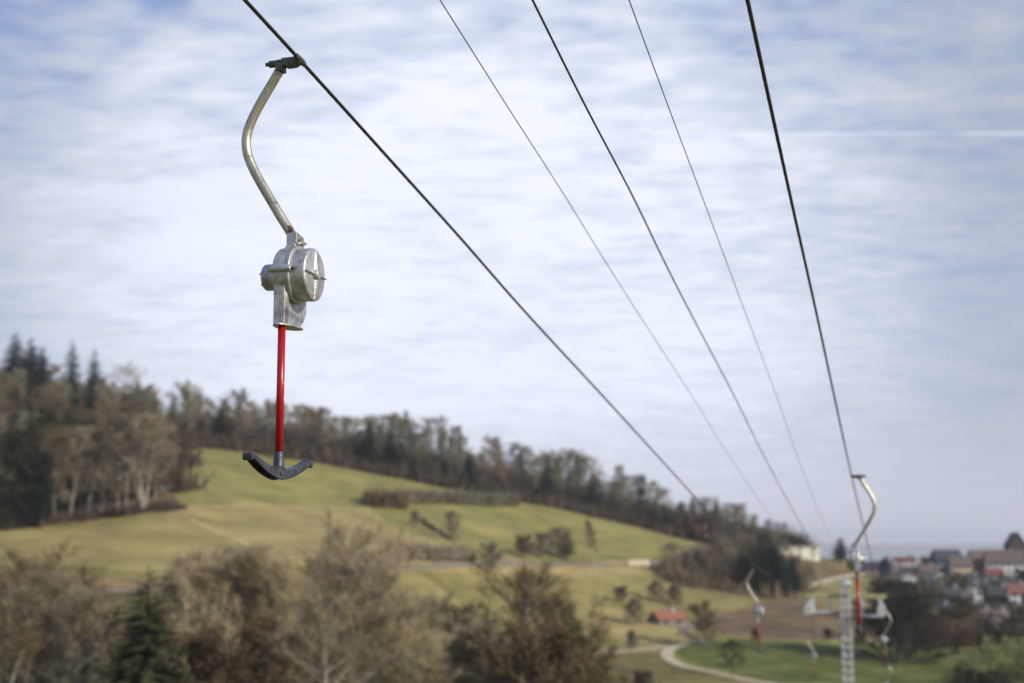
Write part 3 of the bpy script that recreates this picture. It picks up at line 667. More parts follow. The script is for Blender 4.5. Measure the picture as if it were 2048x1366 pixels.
for row, px in spots:
    if px > 312: continue
    if row == 0: P = hit(px, fbase(px) - 4)
    else:
        P0 = hit(px, fbase(px) - 4); F = P0.y + row * 30 + rnd.uniform(-8, 8); u = u_of(px, 1000); P = Vector((u * F, F, ground(u * F, F)))
    h = rnd.uniform(17, 22) + (3 if row == 0 else 0)
    top = P.z + h; lim = e_of(float(ftop(px, row)) + rnd.uniform(-6, 22)) * P.y
    if top > lim: h = max(9, lim - P.z)
    tw = rnd.choice(['brown', 'grey', 'brown', 'grey', 'grey']) if row else rnd.choice(['grey', 'brown', 'grey'])
    bk = 'pale' if row == 0 and rnd.random() < .2 else 'grey'
    place = 'front edge' if row == 0 else 'lower part' if row < 3 else 'middle' if row < 5 else 'upper part' if row < 7 else 'crest'
    side = 'by the frame edge' if px < 40 else 'left of the spires' if px < 95 else 'below the left spire' if px < 150 else 'below the right spire' if px < 210 else 'right of the spires' if px < 280 else 'by the meadow corner'
    key = rnd.choice(kinds)
    if rnd.random() < (.42 if px < 110 else .2 if px < 210 else .08) and row > 0:
        tree(rnd.choice(['fir', 'slimfir']), P, h * 1.05, rnd.choice(['needle', 'needle', 'needleblue']), 'dark', f'conifer among bare trees, left forest, {place}, {side}', GF, rnd.uniform(1.2, 1.7)); continue
    tree(key, P, h, tw, bk, f'{COLN[tw]} {SHN[key]} tree, left forest, {place}, {side}', GF, 1.35 if px < 290 else 1.0, forest=True)
for px, F, top, key, tw, lab in [
    (8, 560, 664, 'fir', 'needleblue', 'dark conifer top at the far left edge of the forest skyline'),
    (40, 560, 674, 'fir', 'needleblue', 'broad dark conifer crowning the skyline at far left, second from the edge'),
    (64, 555, 692, 'fir', 'needleblue', 'smaller conifer just right of the broad far-left skyline conifer'),
    (125, 540, 680, 'slimfir', 'needle', 'tall slim spruce spire on the skyline, left of two spires'),
    (171, 520, 697, 'slimfir', 'needle', 'tall slim spruce spire on the skyline, right of two spires'),
    (12, 344, 830, 'fir', 'needle', 'dark green spruce at the left frame edge of the forest front'),
    (48, 346, 820, 'fir', 'needle', 'big dark green spruce in the forest front near the left frame edge'),
    (76, 385, 792, 'fir', 'needle', 'olive green conifer mid forest, above the front dark spruces'),
    (128, 385, 808, 'fir', 'needle', 'olive conifer mid forest, right of the higher olive one'),
    (165, 470, 750, 'slimfir', 'needleblue', 'dark conifer among bare trees just under the right skyline spire'),
    (80, 345, 885, 'slimfir', 'needleblue', 'narrow dark conifer between bare trunks in the forest front'),
    (292, 540, 780, 'fir', 'needle', 'conifer on the forest crest above the meadow corner'),
    (335, 560, 778, 'slimfir', 'needleblue', 'bluish conifer where the left forest meets the ridge wood'),
    (326, 400, 820, 'fir', 'needle', 'dark green conifer behind the forest corner')]:
    tree_px(key, px, F, top, tw, 'dark', lab, None, 1.45)
tree_px('spread', 243, 520, 732, 'grey', 'grey', 'bare tree standing up alone above the forest crest', None, .8)
# --- ridge wood
RX = [330, 450, 600, 700, 850, 1000, 1100, 1200, 1250, 1300, 1350, 1420, 1480, 1540, 1575]
RT = [772, 792, 815, 832, 848, 890, 905, 930, 942, 970, 995, 985, 1000, 1030, 1072]
def kf(px, idx): return float(np.interp(math.atan((px - 1024) / FPX), cphi, KF[:, idx]))
px = 352
while px < 1590:
    for row in range(2):
        q = px + rnd.uniform(-7, 7) + row * 9; F = kf(q, 4) + 8 + row * 30 + rnd.uniform(-4, 8)
        if q > 1400: F = kf(q, 4) - 15 + row * 25
        top = float(np.interp(q, RX, RT)) + rnd.uniform(-14, 34) + (6 if row == 0 else 0)
        tw = rnd.choice(['grey', 'grey', 'grey', 'grey', 'dark' if q > 1250 else 'grey', 'brown']); key = rnd.choice(['round', 'oval', 'oval', 'round', 'column'])
        where = next(w_ for lim_, w_ in ((430, 'beside the left forest'), (530, 'left of the red pole'), (620, 'behind the red pole'), (740, 'right of the near T-bar'), (850, 'above the brown bush'), (1040, 'above the long hedge'),
            (1180, 'above the roadside bushes'), (1300, 'above the white trailers'), (1375, 'left of the red roof'), (1470, 'right of the red roof'), (9999, 'beside the pale building')) if q < lim_)
        if 1365 < q < 1432: F += 32
        tree_px(key, q, F, top, tw, 'grey' if tw != 'dark' else 'dark', f'{COLN[tw]} {SHN[key]} tree, {["front", "back"][row]} row of ridge wood, {where}', GR, rnd.uniform(.95, 1.4), minh=7, forest=True)
    px += 20
for px, top, key, tw, lab in [(432, 800, 'slimfir', 'needle', 'lone green conifer at the ridge wood edge, left of the red pole'), (470, 783, 'slimfir', 'needleblue', 'conifer tip standing above the ridge skyline left of the red pole'),
    (735, 840, 'fir', 'needle', 'conifer in the ridge wood right of the near T-bar'), (780, 855, 'fir', 'needleblue', 'dark conifer in the ridge wood above the bush end'),
    (938, 905, 'fir', 'needleblue', 'dark rounded conifer at the ridge wood edge above the hedge'), (1095, 905, 'slimfir', 'needleblue', 'dark green conifer breaking the ridge skyline mid picture'),
    (1185, 950, 'fir', 'needleblue', 'dark conifer in the ridge wood above the lone white-stemmed tree'), (1333, 1008, 'fir', 'needleblue', 'dark conifer left of the red roofed hillside house'),
    (1436, 992, 'slimfir', 'needleblue', 'tall narrow dark conifer right of the red roofed hillside house'), (1516, 1055, 'fir', 'needleblue', 'dark conifer left of the pale modern building')]:
    tree_px(key, px, kf(px, 4) + (4 if px != 470 else 40), top, tw, 'dark', lab, None, 1.5, minh=8)
# low brown scrub under both woods: nobody could count it
random.seed(99)
ug = MB()
def scrub(mb, P, r, h, n, wd=.07):
    for _ in range(n):
        a = random.uniform(0, 6.28); q = P + Vector((math.cos(a), math.sin(a), 0)) * r * random.random() ** .6; d = Vector((random.gauss(0, .5), random.gauss(0, .5), 1)).normalized()
        l = h * random.uniform(.4, 1.1); s_ = d.cross(rv()).normalized() * l * wd; mb.add([q - s_, q + s_, q + d * l], [(0, 1, 2)])
for px in range(-80, 352, 5):
    P = hit(px, fbase(px) - 1); P.y += random.uniform(0, 5); P.z = ground(P.x, P.y); scrub(ug, P, 3.2, random.choice([1.6, 2.5, 3.4]), 60)
    for row in (25, 60, 100, 150, 200):
        Q = P + Vector((u_of(px, 1000) * row, row, 0)); Q.z = ground(Q.x, Q.y); scrub(ug, Q, 8, random.choice([4, 6, 9]), 44, .05)
for px in range(350, 1600, 5):
    F = kf(px, 4) + random.uniform(-4, 3)
    for row in (0, 12, 30, 50):
        FF = F + row; P = Vector((u_of(px, 950) * FF, FF, 0)); P.z = ground(P.x, P.y); scrub(ug, P, 4.5, random.choice([3, 4.5, 6.5]) + (6 if row > 10 else 0), 38 + (20 if row > 10 else 0), .045 if row > 10 else .07)
o = ug.build('undergrowth', M['undergrowth'], fix=False); tag(o, 'rusty brown scrub and saplings along the forest edges', None, None, 'stuff')

# --- hill slope: hedges, bushes, single trees
def hedge(px0, py0, px1, py1, h, w, tw, label, wob=1.0):
    a, b_ = hit(px0, py0), hit(px1, py1); random.seed(int(px0)); mb = MB(); L = (b_ - a).length; n = max(4, int(L * 1.2))
    for i in range(n):
        P = a.lerp(b_, (i + random.random()) / n); P.z = ground(P.x, P.y); hh = h * (1 + .3 * math.sin(i * .7) * wob)
        scrub(mb, P, w, hh, 90)
    return tag(mb.build('hedge', BARKS[tw], fix=False), label, 'hedge')
hedge(742, 1012, 805, 1016, 5.5, 2.5, 'brown', 'brown bushy hedge end in the meadow right of the near T-bar')
hedge(800, 1006, 1028, 1010, 4.2, 2.2, 'grey', 'long brown grey hedge across the upper meadow')
hedge(772, 1122, 940, 1121, 3.6, 2.0, 'grey', 'low olive brown hedge above the road at hill foot')
hedge(842, 1042, 900, 1080, 1.2, 1.0, 'dark', 'thin dark strip for a hedge shadow, between two grey bushes on the slope')  # low dark blades standing in for the hedge shadow on the grass
hedge(1850, 1296, 1938, 1290, 6.0, 3, 'red', 'dense reddish brown hedge below the village')
SL = [
 ('bush', 770, 1012, 985, 'brown', 'brown leafless bush above the left end of the long hedge', 1.4), ('bush', 832, 1050, 1022, 'grey', 'grey rounded bush on the slope below the long hedge', 1.3),
 ('bush', 905, 1083, 1025, 'grey', 'pale grey small tree at the foot of the dark shadow strip on the slope', .9), ('bush', 984, 1150, 1088, 'grey', 'pinkish grey tree standing beside the road at hill foot', 1.15),
 ('bush', 1045, 1116, 1072, 'brown', 'dark bush left in the clump above the road', 1.4), ('bush', 1085, 1116, 1068, 'grey', 'grey bush in the middle of the clump above the road', 1.4),
 ('fir', 1132, 1116, 1056, 'needle', 'dark green bush right in the clump above the road', 2.2), ('bush', 1118, 1117, 1058, 'grey', 'tall grey bush beside the dark green one above the road', 1.3), ('column', 1187, 1140, 1042, 'brown', 'slender lone tree with whitish stem on the meadow slope', 1.1),
 ('bush', 1240, 1205, 1172, 'brown', 'round shrub casting a shadow on the lower slope', 1.3), ('bush', 1312, 1205, 1162, 'grey', 'grey shrub above the barn, left of its dark neighbour', 1.2),
 ('bush', 1348, 1212, 1172, 'brown', 'dark green shrub just above the red roofed barn', 1.2), ('bush', 1268, 1250, 1198, 'grey', 'pale shrubby tree on the dry slope left of the barn', 1.1),
 ('bush', 1410, 1292, 1208, 'brown', 'dark round tree right of the barn at the ploughed field', 1.15), ('bush', 1265, 1300, 1262, 'grey', 'small grey tree beside the farm track', 1.0),
 ('round', 1465, 1352, 1282, 'dark', 'dark round tree at the track along the green field', 1.6), ('bush', 1512, 1282, 1258, 'dark', 'small dark bush on the field boundary behind the left T-bar', 1.2),
 ('bush', 1655, 1282, 1258, 'dark', 'small dark bush on the field boundary just left of the pylon', 1.2), ('bush', 1720, 1290, 1262, 'dark', 'dark bush on the field boundary right of the pylon', 1.3),
 ('bush', 1910, 1302, 1284, 'dark', 'low dark shrub alone in the bright green field strip', 1.6), ('bush', 1995, 1292, 1262, 'dark', 'dark green shrub below the white gabled house', 1.2),
 ('fir', 1681, 1126, 1072, 'needleblue', 'dark cone shaped conifer on the crest beside the pale building', 2.3)]
for key, px, base_, top, tw, lab, ws in SL:
    tree_px(key, px, None, top, tw, 'pale' if key == 'column' else 'dark' if tw in ('dark', 'needleblue') else 'grey', lab, None, ws, base=base_)
for px, b_, top, lab in [(1500, 1186, 1100, 'black green conifer nearest the left T-bar tube'), (1528, 1190, 1090, 'black green conifer second from the left T-bar tube'), (1556, 1194, 1096, 'tall black green conifer below the pale building'), (1585, 1192, 1112, 'last black green conifer above the pale path')]:
    tree_px('fir', px, None, top, 'needleblue', 'dark', lab, None, 2.0, base=b_)
# dark wood around the foot of the ridge
GD = 'dark trees around the hill foot'
for j, (px, b_, top) in enumerate([(1345, 1150, 1088), (1372, 1152, 1104), (1400, 1160, 1100), (1430, 1168, 1092), (1458, 1175, 1080), (1486, 1182, 1090), (1515, 1186, 1095), (1540, 1190, 1080), (1562, 1192, 1098), (1590, 1190, 1112),
     (1440, 1140, 1072), (1480, 1150, 1068), (1520, 1160, 1074), (1550, 1160, 1085), (1330, 1160, 1120), (1390, 1178, 1130)]):
    kx = ['oval', 'fir', 'fir'][j % 3] if px > 1480 else ['round', 'oval', 'oval'][j % 3]
    nb = f'{["rounded","narrow","broad"][j % 3]}'
    tree_px(kx, px, None, top, 'needleblue' if kx == 'fir' else 'grey' if px < 1460 or j % 2 else 'dark', 'dark',
        f'{nb} {"conifer" if kx == "fir" else "tree"} at the hill foot, {["behind the upper bend of the left T-bar", "left of the left T-bar tube", "below the pale building", "above the grassy bank"][0 if 1480 <= px < 1530 else 1 if 1400 <= px < 1480 else 2 if px >= 1530 else 3]}', GD, 1.5 if kx != 'fir' else 1.9, base=b_, forest=True)
random.seed(31); hs = MB()
for px in range(1325, 1612, 6):
    for k_ in range(5):
        lo_ = float(np.interp(px, [1325, 1420, 1540, 1612], [1156, 1176, 1198, 1188])); hi_ = float(np.interp(px, [1325, 1400, 1560, 1612], [1140, 1118, 1126, 1127]))
        P = hit(px + random.uniform(-4, 4), random.uniform(hi_, lo_)); scrub(hs, P, 4.5, random.choice([2.5, 4, 6]), 34, .06)
tag(hs.build('undergrowth', BARKS['brown'], fix=False), 'brown scrub under the trees at the hill foot', None, None, 'stuff'); hs = MB()
for k_ in range(330):
    px, py = random.uniform(1750, 2090), random.uniform(1128, 1275)
    P = hit(px, py); scrub(hs, P, 5, random.choice([1.5, 2.5, 3.5]), 26, .08)
tag(hs.build('undergrowth', BARKS['dark'], fix=False), 'dark scrub and hedging round the village', None, None, 'stuff')
# village trees
GV = 'trees and bushes among the village houses'
rv_ = random.Random(21)
for j in range(64):
    px = rv_.uniform(1765, 2060); py = rv_.uniform(1165, 1272)
    if px > 1925 and 1170 < py < 1215: continue
    if px > 1960 and 1232 < py < 1265: continue
    dk = rv_.choice(['dark', 'brown', 'dark', 'grey', 'red']); key = rv_.choice(['round', 'bush', 'bush', 'oval', 'round'])
    band = 'upper' if py < 1205 else 'lower'; z_ = 'left of the white gabled house' if px < 1925 else 'round the white gabled house'
    tree_px(key, px, None, py - rv_.uniform(18, 36), dk, 'dark', f'{ {"dark":"dark","brown":"brown","grey":"grey","red":"reddish"}[dk] } {"bush" if key == "bush" else "tree"} on the {band} village slope, {z_}', GV, 1.6, base=py)
for j in range(26):
    px = rv_.uniform(1755, 2060); py = rv_.uniform(1130, 1168)
    tree_px(rv_.choice(['round', 'bush', 'oval', 'fir']), px, None, py - rv_.uniform(14, 27), rv_.choice(['dark', 'dark', 'brown', 'needleblue']), 'dark', f'dark tree between the upper village houses, {"by the slate house" if px < 1800 else "left of the cream house" if px < 1900 else "by the cream house" if px < 1950 else "by the long white house" if px < 2000 else "at the right edge"}', GV, 1.5, base=py)
for j, (px, b_, top) in enumerate([(1772, 1320, 1200), (1795, 1325, 1188), (1820, 1328, 1196), (1842, 1322, 1215), (1808, 1334, 1250), (1778, 1250, 1165), (1805, 1235, 1165), (1832, 1240, 1172)]):
    tree_px(['bush', 'oval', 'bush'][j % 3], px, None, top, 'dark', 'dark', f'dark tree {["at the left", "in the middle", "at the right", "on the right rim", "low in front", "at the upper left", "at the top", "at the upper right"][j]} of the clump right of the pylon', GD, 1.6, base=b_)
tree_px('slimfir', 1926, None, 1198, 'needleblue', 'dark', 'dark little conifer below the white gabled house', None, 1.8, base=1240)
# --- foreground copse at the foot of the slope below the camera
FG = [
 ('multi', 92, 150, 1112, 'red', 'pale', 'reddish topped tree with several pale stems, nearest the left corner', 1.3), ('multi', 135, 152, 1146, 'brown', 'pale', 'bare multi-stemmed tree right behind the reddish left corner tree', 1.2),
 ('round', 40, 156, 1165, 'red', 'grey', 'small reddish tree at the left frame edge', 1.1), ('multi', 20, 132, 1260, 'brown', 'pale', 'thin pale stems in the bottom left corner', 1.3),
 ('bush', 205, 160, 1268, 'pale', 'grey', 'grey brown bush between the left corner tree and the spruces', 1.5), ('bush', 250, 165, 1262, 'grey', 'grey', 'pale twiggy bush left of the foreground spruce', 1.1),
 ('fir', 299, 126, 1134, 'needle', 'dark', 'dark foreground spruce, the leftmost of three tips', 1.8), ('slimfir', 331, 134, 1142, 'needle', 'dark', 'narrow foreground spruce between its two taller neighbours', 1.3), ('fir', 358, 138, 1122, 'needle', 'dark', 'dark green foreground spruce with the highest tip', 1.6),
 ('fir', 322, 130, 1262, 'needle', 'dark', 'low dark green conifer in front at lower left', 1.3),
 ('multi', 362, 128, 1215, 'pale', 'pale', 'pale grey tree in front of the foreground spruces', 1.2), ('multi', 388, 132, 1148, 'pale', 'pale', 'whitish bare tree just right of the foreground spruces', 1.1),
 ('column', 415, 160, 1126, 'grey', 'pale', 'slim grey tree left in the row of pale stems', 1.2), ('oval', 450, 163, 1112, 'pale', 'pale', 'tall whitish slim tree in the row of pale stems', 1.3), ('column', 486, 160, 1100, 'pale', 'pale', 'tallest whitish slim tree in the row of pale stems', 1.3),
 ('oval', 520, 158, 1118, 'pale', 'pale', 'whitish slim tree right in the row of pale stems', 1.3), ('oval', 552, 160, 1135, 'grey', 'pale', 'grey tree closing the row of pale stems on the right', 1.1),
 ('fir', 500, 174, 1195, 'needleblue', 'dark', 'very dark conifer hidden behind the row of pale stems', 1.1), ('fir', 545, 176, 1190, 'needleblue', 'dark', 'dark conifer behind the right end of the pale stems', 1.1), ('fir', 425, 176, 1185, 'needle', 'dark', 'dark conifer behind the left end of the pale stems', 1.1),
 ('bush', 430, 130, 1262, 'red', 'grey', 'rusty red bush in front of the pale stems, the left one', 1.3), ('bush', 490, 128, 1270, 'red', 'grey', 'rusty red bush in front of the pale stems, the middle one', 1.3), ('bush', 395, 128, 1290, 'brown', 'dark', 'brown bush in front of the pale stems, low at left', 1.3), ('bush', 548, 130, 1280, 'brown', 'dark', 'brown bush in front of the pale stems, the right one', 1.2),
 ('multi', 610, 165, 1112, 'brown', 'grey', 'brown purple crowned tree left of the great yellowish tree', 1.2), ('round', 715, 150, 1058, 'pale', 'grey', 'great yellowish grey tree standing highest in the foreground copse', 1.0), ('round', 690, 158, 1100, 'grey', 'dark', 'grey crowned tree just behind the great yellowish tree', 1.0),
 ('multi', 620, 140, 1185, 'pale', 'pale', 'pale bare tree with whitish stems, lower middle left', 1.2), ('spread', 660, 128, 1255, 'grey', 'pale', 'low tree with arching pale branches below the great tree', 1.2),
 ('round', 800, 150, 1190, 'pale', 'grey', 'olive grey tree right of the great yellowish tree', 1.0), ('round', 862, 152, 1205, 'grey', 'grey', 'brown hazy crowned tree in the middle of the copse', 1.1), ('oval', 905, 148, 1215, 'brown', 'pale', 'light brown bare tree with a pale stem, mid copse', 1.2),
 ('oval', 765, 136, 1235, 'brown', 'grey', 'brown tree low in front, below the great tree', 1.3), ('multi', 830, 134, 1258, 'pale', 'grey', 'low brown tree in front at the middle of the copse', 1.3), ('oval', 935, 140, 1268, 'pale', 'pale', 'thin pale stemmed sapling cluster in the copse', 1.2),
 ('bush', 985, 142, 1248, 'grey', 'grey', 'grey bush left below the reddish brown tree', 1.2), ('round', 1052, 150, 1148, 'red', 'pale', 'reddish brown tree with forked pale limbs, right end of copse', 1.05), ('multi', 1085, 152, 1165, 'brown', 'grey', 'brown tree behind the forked reddish tree', 1.2),
 ('fir', 1145, 138, 1205, 'needle', 'dark', 'dark olive conifer at the right end of the foreground copse', 1.5), ('oval', 1112, 146, 1195, 'brown', 'grey', 'red brown tree left of the end conifer', 1.3), ('bush', 1065, 134, 1262, 'brown', 'grey', 'brown bush in front of the forked reddish tree', 1.4), ('bush', 1140, 136, 1285, 'brown', 'dark', 'brown bush at the foot of the end conifer', 1.3),
 ('bush', 1280, 190, 1350, 'dark', 'dark', 'dark bush crown peeping over the bottom edge mid right', 1.0),
 ('fir', 1915, 180, 1318, 'needleblue', 'dark', 'dark evergreen bush at the bottom edge near the right corner', 2.6), ('fir', 1992, 175, 1325, 'needleblue', 'dark', 'dark evergreen bush in the bottom right corner', 2.6), ('bush', 1950, 168, 1350, 'dark', 'dark', 'dark bush between the two bottom right evergreens', 1.4),
 ('spread', 2052, 110, 1225, 'dark', 'dark', 'dark bare tree leaning in at the lower right frame edge', 1.0),
 ('stem', 566, 140, 1140, 'pale', 'pale', 'pale slender tree between stem row and great tree', 1.3), ('oval', 655, 146, 1125, 'grey', 'pale', 'grey beige tree touching the great tree on its left', 1.3),
 ('multi', 740, 140, 1120, 'pale', 'grey', 'grey beige many stemmed tree in front of the great tree', 1.1), ('oval', 960, 150, 1255, 'grey', 'grey', 'small grey beige tree left of the forked reddish tree', 1.3), ('spread', 250, 126, 1285, 'grey', 'pale', 'low pale limbed tree at the foot of the left spruce', 1.2),
 ('stem', 402, 136, 1142, 'pale', 'pale', 'first of the seven slender pale trunks in the copse, from left', 1.5),
 ('stem', 424, 139, 1150, 'pale', 'pale', 'second of the seven slender pale trunks in the copse, from left', 1.5),
 ('stem', 446, 142, 1122, 'pale', 'pale', 'third of the seven slender pale trunks in the copse, from left', 1.5),
 ('stem', 470, 136, 1130, 'pale', 'pale', 'fourth of the seven slender pale trunks in the copse, from left', 1.5),
 ('stem', 497, 139, 1110, 'pale', 'pale', 'fifth of the seven slender pale trunks in the copse, from left', 1.5),
 ('stem', 522, 142, 1126, 'pale', 'pale', 'sixth of the seven slender pale trunks in the copse, from left', 1.5),
 ('stem', 545, 136, 1138, 'pale', 'pale', 'seventh of the seven slender pale trunks in the copse, from left', 1.5),
 ('stem', 62, 136, 1190, 'grey', 'pale', 'first of four slender pale trunks in the left corner group, from left', 1.4),
 ('stem', 84, 139, 1160, 'grey', 'pale', 'second of four slender pale trunks in the left corner group, from left', 1.4),
 ('stem', 112, 142, 1170, 'grey', 'pale', 'third of four slender pale trunks in the left corner group, from left', 1.4),
 ('stem', 130, 136, 1200, 'grey', 'pale', 'fourth of four slender pale trunks in the left corner group, from left', 1.4)]
for key, px, F, top, tw, bk, lab, ws in FG:
    tree_px(key, px, F, top, tw, bk, lab, None, ws)
# thicket between the copse trees
random.seed(17); th = MB()
for px in list(range(-20, 1180, 9)):
    for F in (150, 162, 174):
        F2 = F + random.uniform(-6, 6); P = Vector((u_of(px, 1300) * F2, F2, 0)); P.z = ground(P.x, P.y)
        if 150 < px < 210: continue
        scrub(th, P, 3.5, random.choice([5, 8, 11]), 46, .05)
tag(th.build('undergrowth', M['undergrowth'], fix=False), 'brown thicket filling the copse below the slope', None, None, 'stuff')

# ------------------------------------------------------------------ buildings
def house(px, base_py, wpx, wallpx, roofpx, wall, roof, label, gable=False, rot=0.0, depth=.8, name='house', cat='house', floors=1, flat=False, nwin=3, hide_windows=False):
    P = hit(px, base_py); s_ = P.y / FPX * 1.01; w = wpx * s_; hw = wallpx * s_; hr = roofpx * s_; d = w * depth if not gable else w * 1.2
    t = thing(name, P, -math.atan(P.x / P.y) + R_(rot), label, cat)
    x0, x1, y0, y1 = -w/2, w/2, 0.0, d; b = MB()
    b.box((0, d/2, hw/2 - 1), (w, d, hw + 2))
    if not flat:
        if gable: b.add([(x0, y0, hw), (x1, y0, hw), (0, y0, hw + hr*.97), (x0, y1, hw), (x1, y1, hw), (0, y1, hw + hr*.97)], [(0,1,2), (3,5,4), (0,2,5,3), (1,4,5,2)])
        else: b.add([(x0, y0, hw), (x0, y1, hw), (x0, d/2, hw + hr*.97), (x1, y0, hw), (x1, y1, hw), (x1, d/2, hw + hr*.97)], [(0,1,2), (3,5,4), (0,2,5,3), (1,4,5,2)])
    b.build('wall', WALL[wall], t)
    r = MB(); o_ = .5; th_ = .25
    if flat: r.box((0, d/2, hw + .2), (w + .8, d + .8, .4))
    elif gable:
        for sg in (-1, 1):
            ex = sg * (w/2 + o_); ez = hw - hr * o_ / (w/2)
            r.prism([(0, y0 - o_, hw + hr), (ex, y0 - o_, ez), (ex, y0 - o_, ez + th_), (0, y0 - o_, hw + hr + th_)], (0, d + 2*o_, 0))
    else:
        for sg in (-1, 1):
            ey = d/2 + sg * (d/2 + o_); ez = hw - hr * o_ / (d/2)
            r.prism([(x0 - o_, d/2, hw + hr), (x0 - o_, ey, ez), (x0 - o_, ey, ez + th_), (x0 - o_, d/2, hw + hr + th_)], (w + 2*o_, 0, 0))
    rf = r.build('roof', ROOF[roof], t)
    if not flat: MB().box((w*.18, d*.45, hw + hr*.9 + .3), (.8, .8, 1.8)).build('chimney', WALL['grey'], rf)
    if not hide_windows:
        for fl in range(floors):
            zc = hw * (fl + .55) / floors; wh = min(1.5, hw / floors * .5)
            for k in range(nwin):
                xc = x0 + w * (k + .5) / nwin; MB().box((xc, -.02, zc), (min(1.3, w / nwin * .5), .12, wh)).build('window', M['glass'], t)
    return t
house(1600, 1117, 78, 22, 4, 'pale', 'flat', 'pale modern flat roofed building on the crest beside the ridge wood', flat=True, floors=2, nwin=3, name='building', cat='building', depth=.35, rot=12)
house(1575, 1120, 30, 16, 4, 'pale', 'flat', 'lower pale annex at the left of the flat roofed building', flat=True, floors=1, nwin=2, name='building', cat='building', depth=.6, rot=12)
house(1345, 1252, 60, 14, 13, 'dull', 'orange', 'low barn with orange red tiled roof beside the ploughed field', rot=34, depth=.6, name='barn', cat='barn', nwin=2)
house(1408, 1083, 40, 15, 15, 'white', 'red', 'white house with red roof among the ridge trees', rot=15, nwin=3)
house(1378, 1072, 20, 8, 8, 'white', 'brown', 'small white house left of the red roofed one among the ridge trees', rot=10, nwin=2)
house(1738, 1148, 46.8, 14.6, 8, 'pink', 'dark', 'pink walled dark roofed house behind the red pole', rot=-8, nwin=4)
house(1770, 1156, 23.4, 26.9, 12.8, 'slate', 'dark', 'tall dark blue slate clad house right of the red pole', gable=True, rot=-12, nwin=2, hide_windows=True)
house(1812, 1133, 39.6, 11.2, 6.4, 'white', 'red', 'white house under a bright red roof on the village skyline', rot=10, nwin=3)
house(1795, 1162, 18, 20.2, 9.6, 'white', 'brown', 'narrow white house beside the slate clad one', rot=10, nwin=2)
house(1822, 1163, 30.6, 19, 9.6, 'white', 'dark', 'broad white house with dark roof below the bright red roof', rot=10, nwin=3)
house(1858, 1155, 32.4, 11.2, 14.4, 'grey', 'brown', 'grey brown roofed house right of the broad white house', rot=10, nwin=3)
house(1900, 1128, 50.4, 11.2, 16, 'slate', 'dark', 'dark roofed house rising on the skyline mid village', rot=20, nwin=3)
house(1925, 1150, 37.8, 17.9, 17.6, 'cream', 'brown', 'cream walled house with broad brown roof in the village', rot=14, floors=2, nwin=4)
house(1962, 1132, 36, 15.7, 14.4, 'wood', 'brown', 'brown roofed house touching the skyline right of the cream house', rot=14, nwin=3, hide_windows=True)
house(2012, 1150, 68.4, 25.8, 22.4, 'white', 'brown', 'long white house with large dark brown roof at the right', rot=8, floors=2, nwin=6, depth=.5)
house(1992, 1160, 32.4, 11.2, 11.2, 'grey', 'red', 'small blue grey house with red roof in front of the long white one', rot=25, nwin=2)
house(1953, 1208, 21.6, 24.6, 16, 'white', 'brown', 'white steep gabled house in the middle of the village slope', gable=True, rot=8, floors=2, nwin=2)
house(1936, 1208, 18, 15.7, 10.4, 'white', 'brown', 'white side wing left of the steep gabled house', rot=8, floors=2, nwin=3)
house(1908, 1200, 30.6, 8.96, 16, 'wood', 'dark', 'dark timber house left of the steep gabled white house', rot=14, hide_windows=True)
house(2003, 1206, 45, 15.7, 16, 'wood', 'dark', 'dark timber barn between the white gable and the frame edge', rot=10, hide_windows=True)
house(2040, 1212, 36, 26.9, 16, 'white', 'rust', 'white house with rusty red roof cut by the right frame edge', rot=12, floors=2, nwin=2)
house(2008, 1260, 30.6, 19, 17.6, 'white', 'brown', 'white fronted brown roofed house lowest in the village', rot=30, nwin=3)
house(2038, 1128, 30, 38, 22, 'wood', 'dark', 'tall dark tower like building on the skyline at the right edge', rot=20, gable=True, hide_windows=True, name='building', cat='building', depth=1.0)

for px, by, w_, wl_, rf_, wa, ro, lab in [
    (1718, 1150, 20, 9, 7, 'cream', 'dark', 'small cream house at the left end of the village'), (1752, 1140, 18, 9, 7, 'white', 'dark', 'little white house between pink and slate ones'),
    (1838, 1148, 16, 9, 7, 'white', 'brown', 'little white house on the skyline right of the bright red roof'), (1868, 1172, 20, 8, 7, 'cream', 'dark', 'low cream house under the grey brown roofed one'),
    (1880, 1152, 20, 10, 8, 'white', 'dark', 'white house left of the cream walled one'), (1893, 1178, 18, 7, 7, 'pink', 'brown', 'low pink house below the cream walled one'),
    (1948, 1165, 20, 8, 7, 'white', 'dark', 'low white house above the steep white gable'), (1970, 1178, 18, 7, 7, 'grey', 'dark', 'low grey house right of the steep white gable tip'),
    (2022, 1172, 26, 8, 8, 'white', 'dark', 'low white house between long white house and rusty roof'), (2010, 1225, 22, 7, 8, 'grey', 'dark', 'grey house just above the lowest white house'),
    (1972, 1232, 18, 6, 7, 'pink', 'brown', 'little pinkish house right below the steep gable'), (1890, 1222, 20, 6, 7, 'wood', 'dark', 'little dark shed among the bushes mid slope'),
    (1975, 1125, 22, 9, 8, 'white', 'dark', 'white house on the skyline left of the tower like building')]:
    house(px, by, w_, wl_, rf_, wa, ro, lab, rot=12, nwin=2)

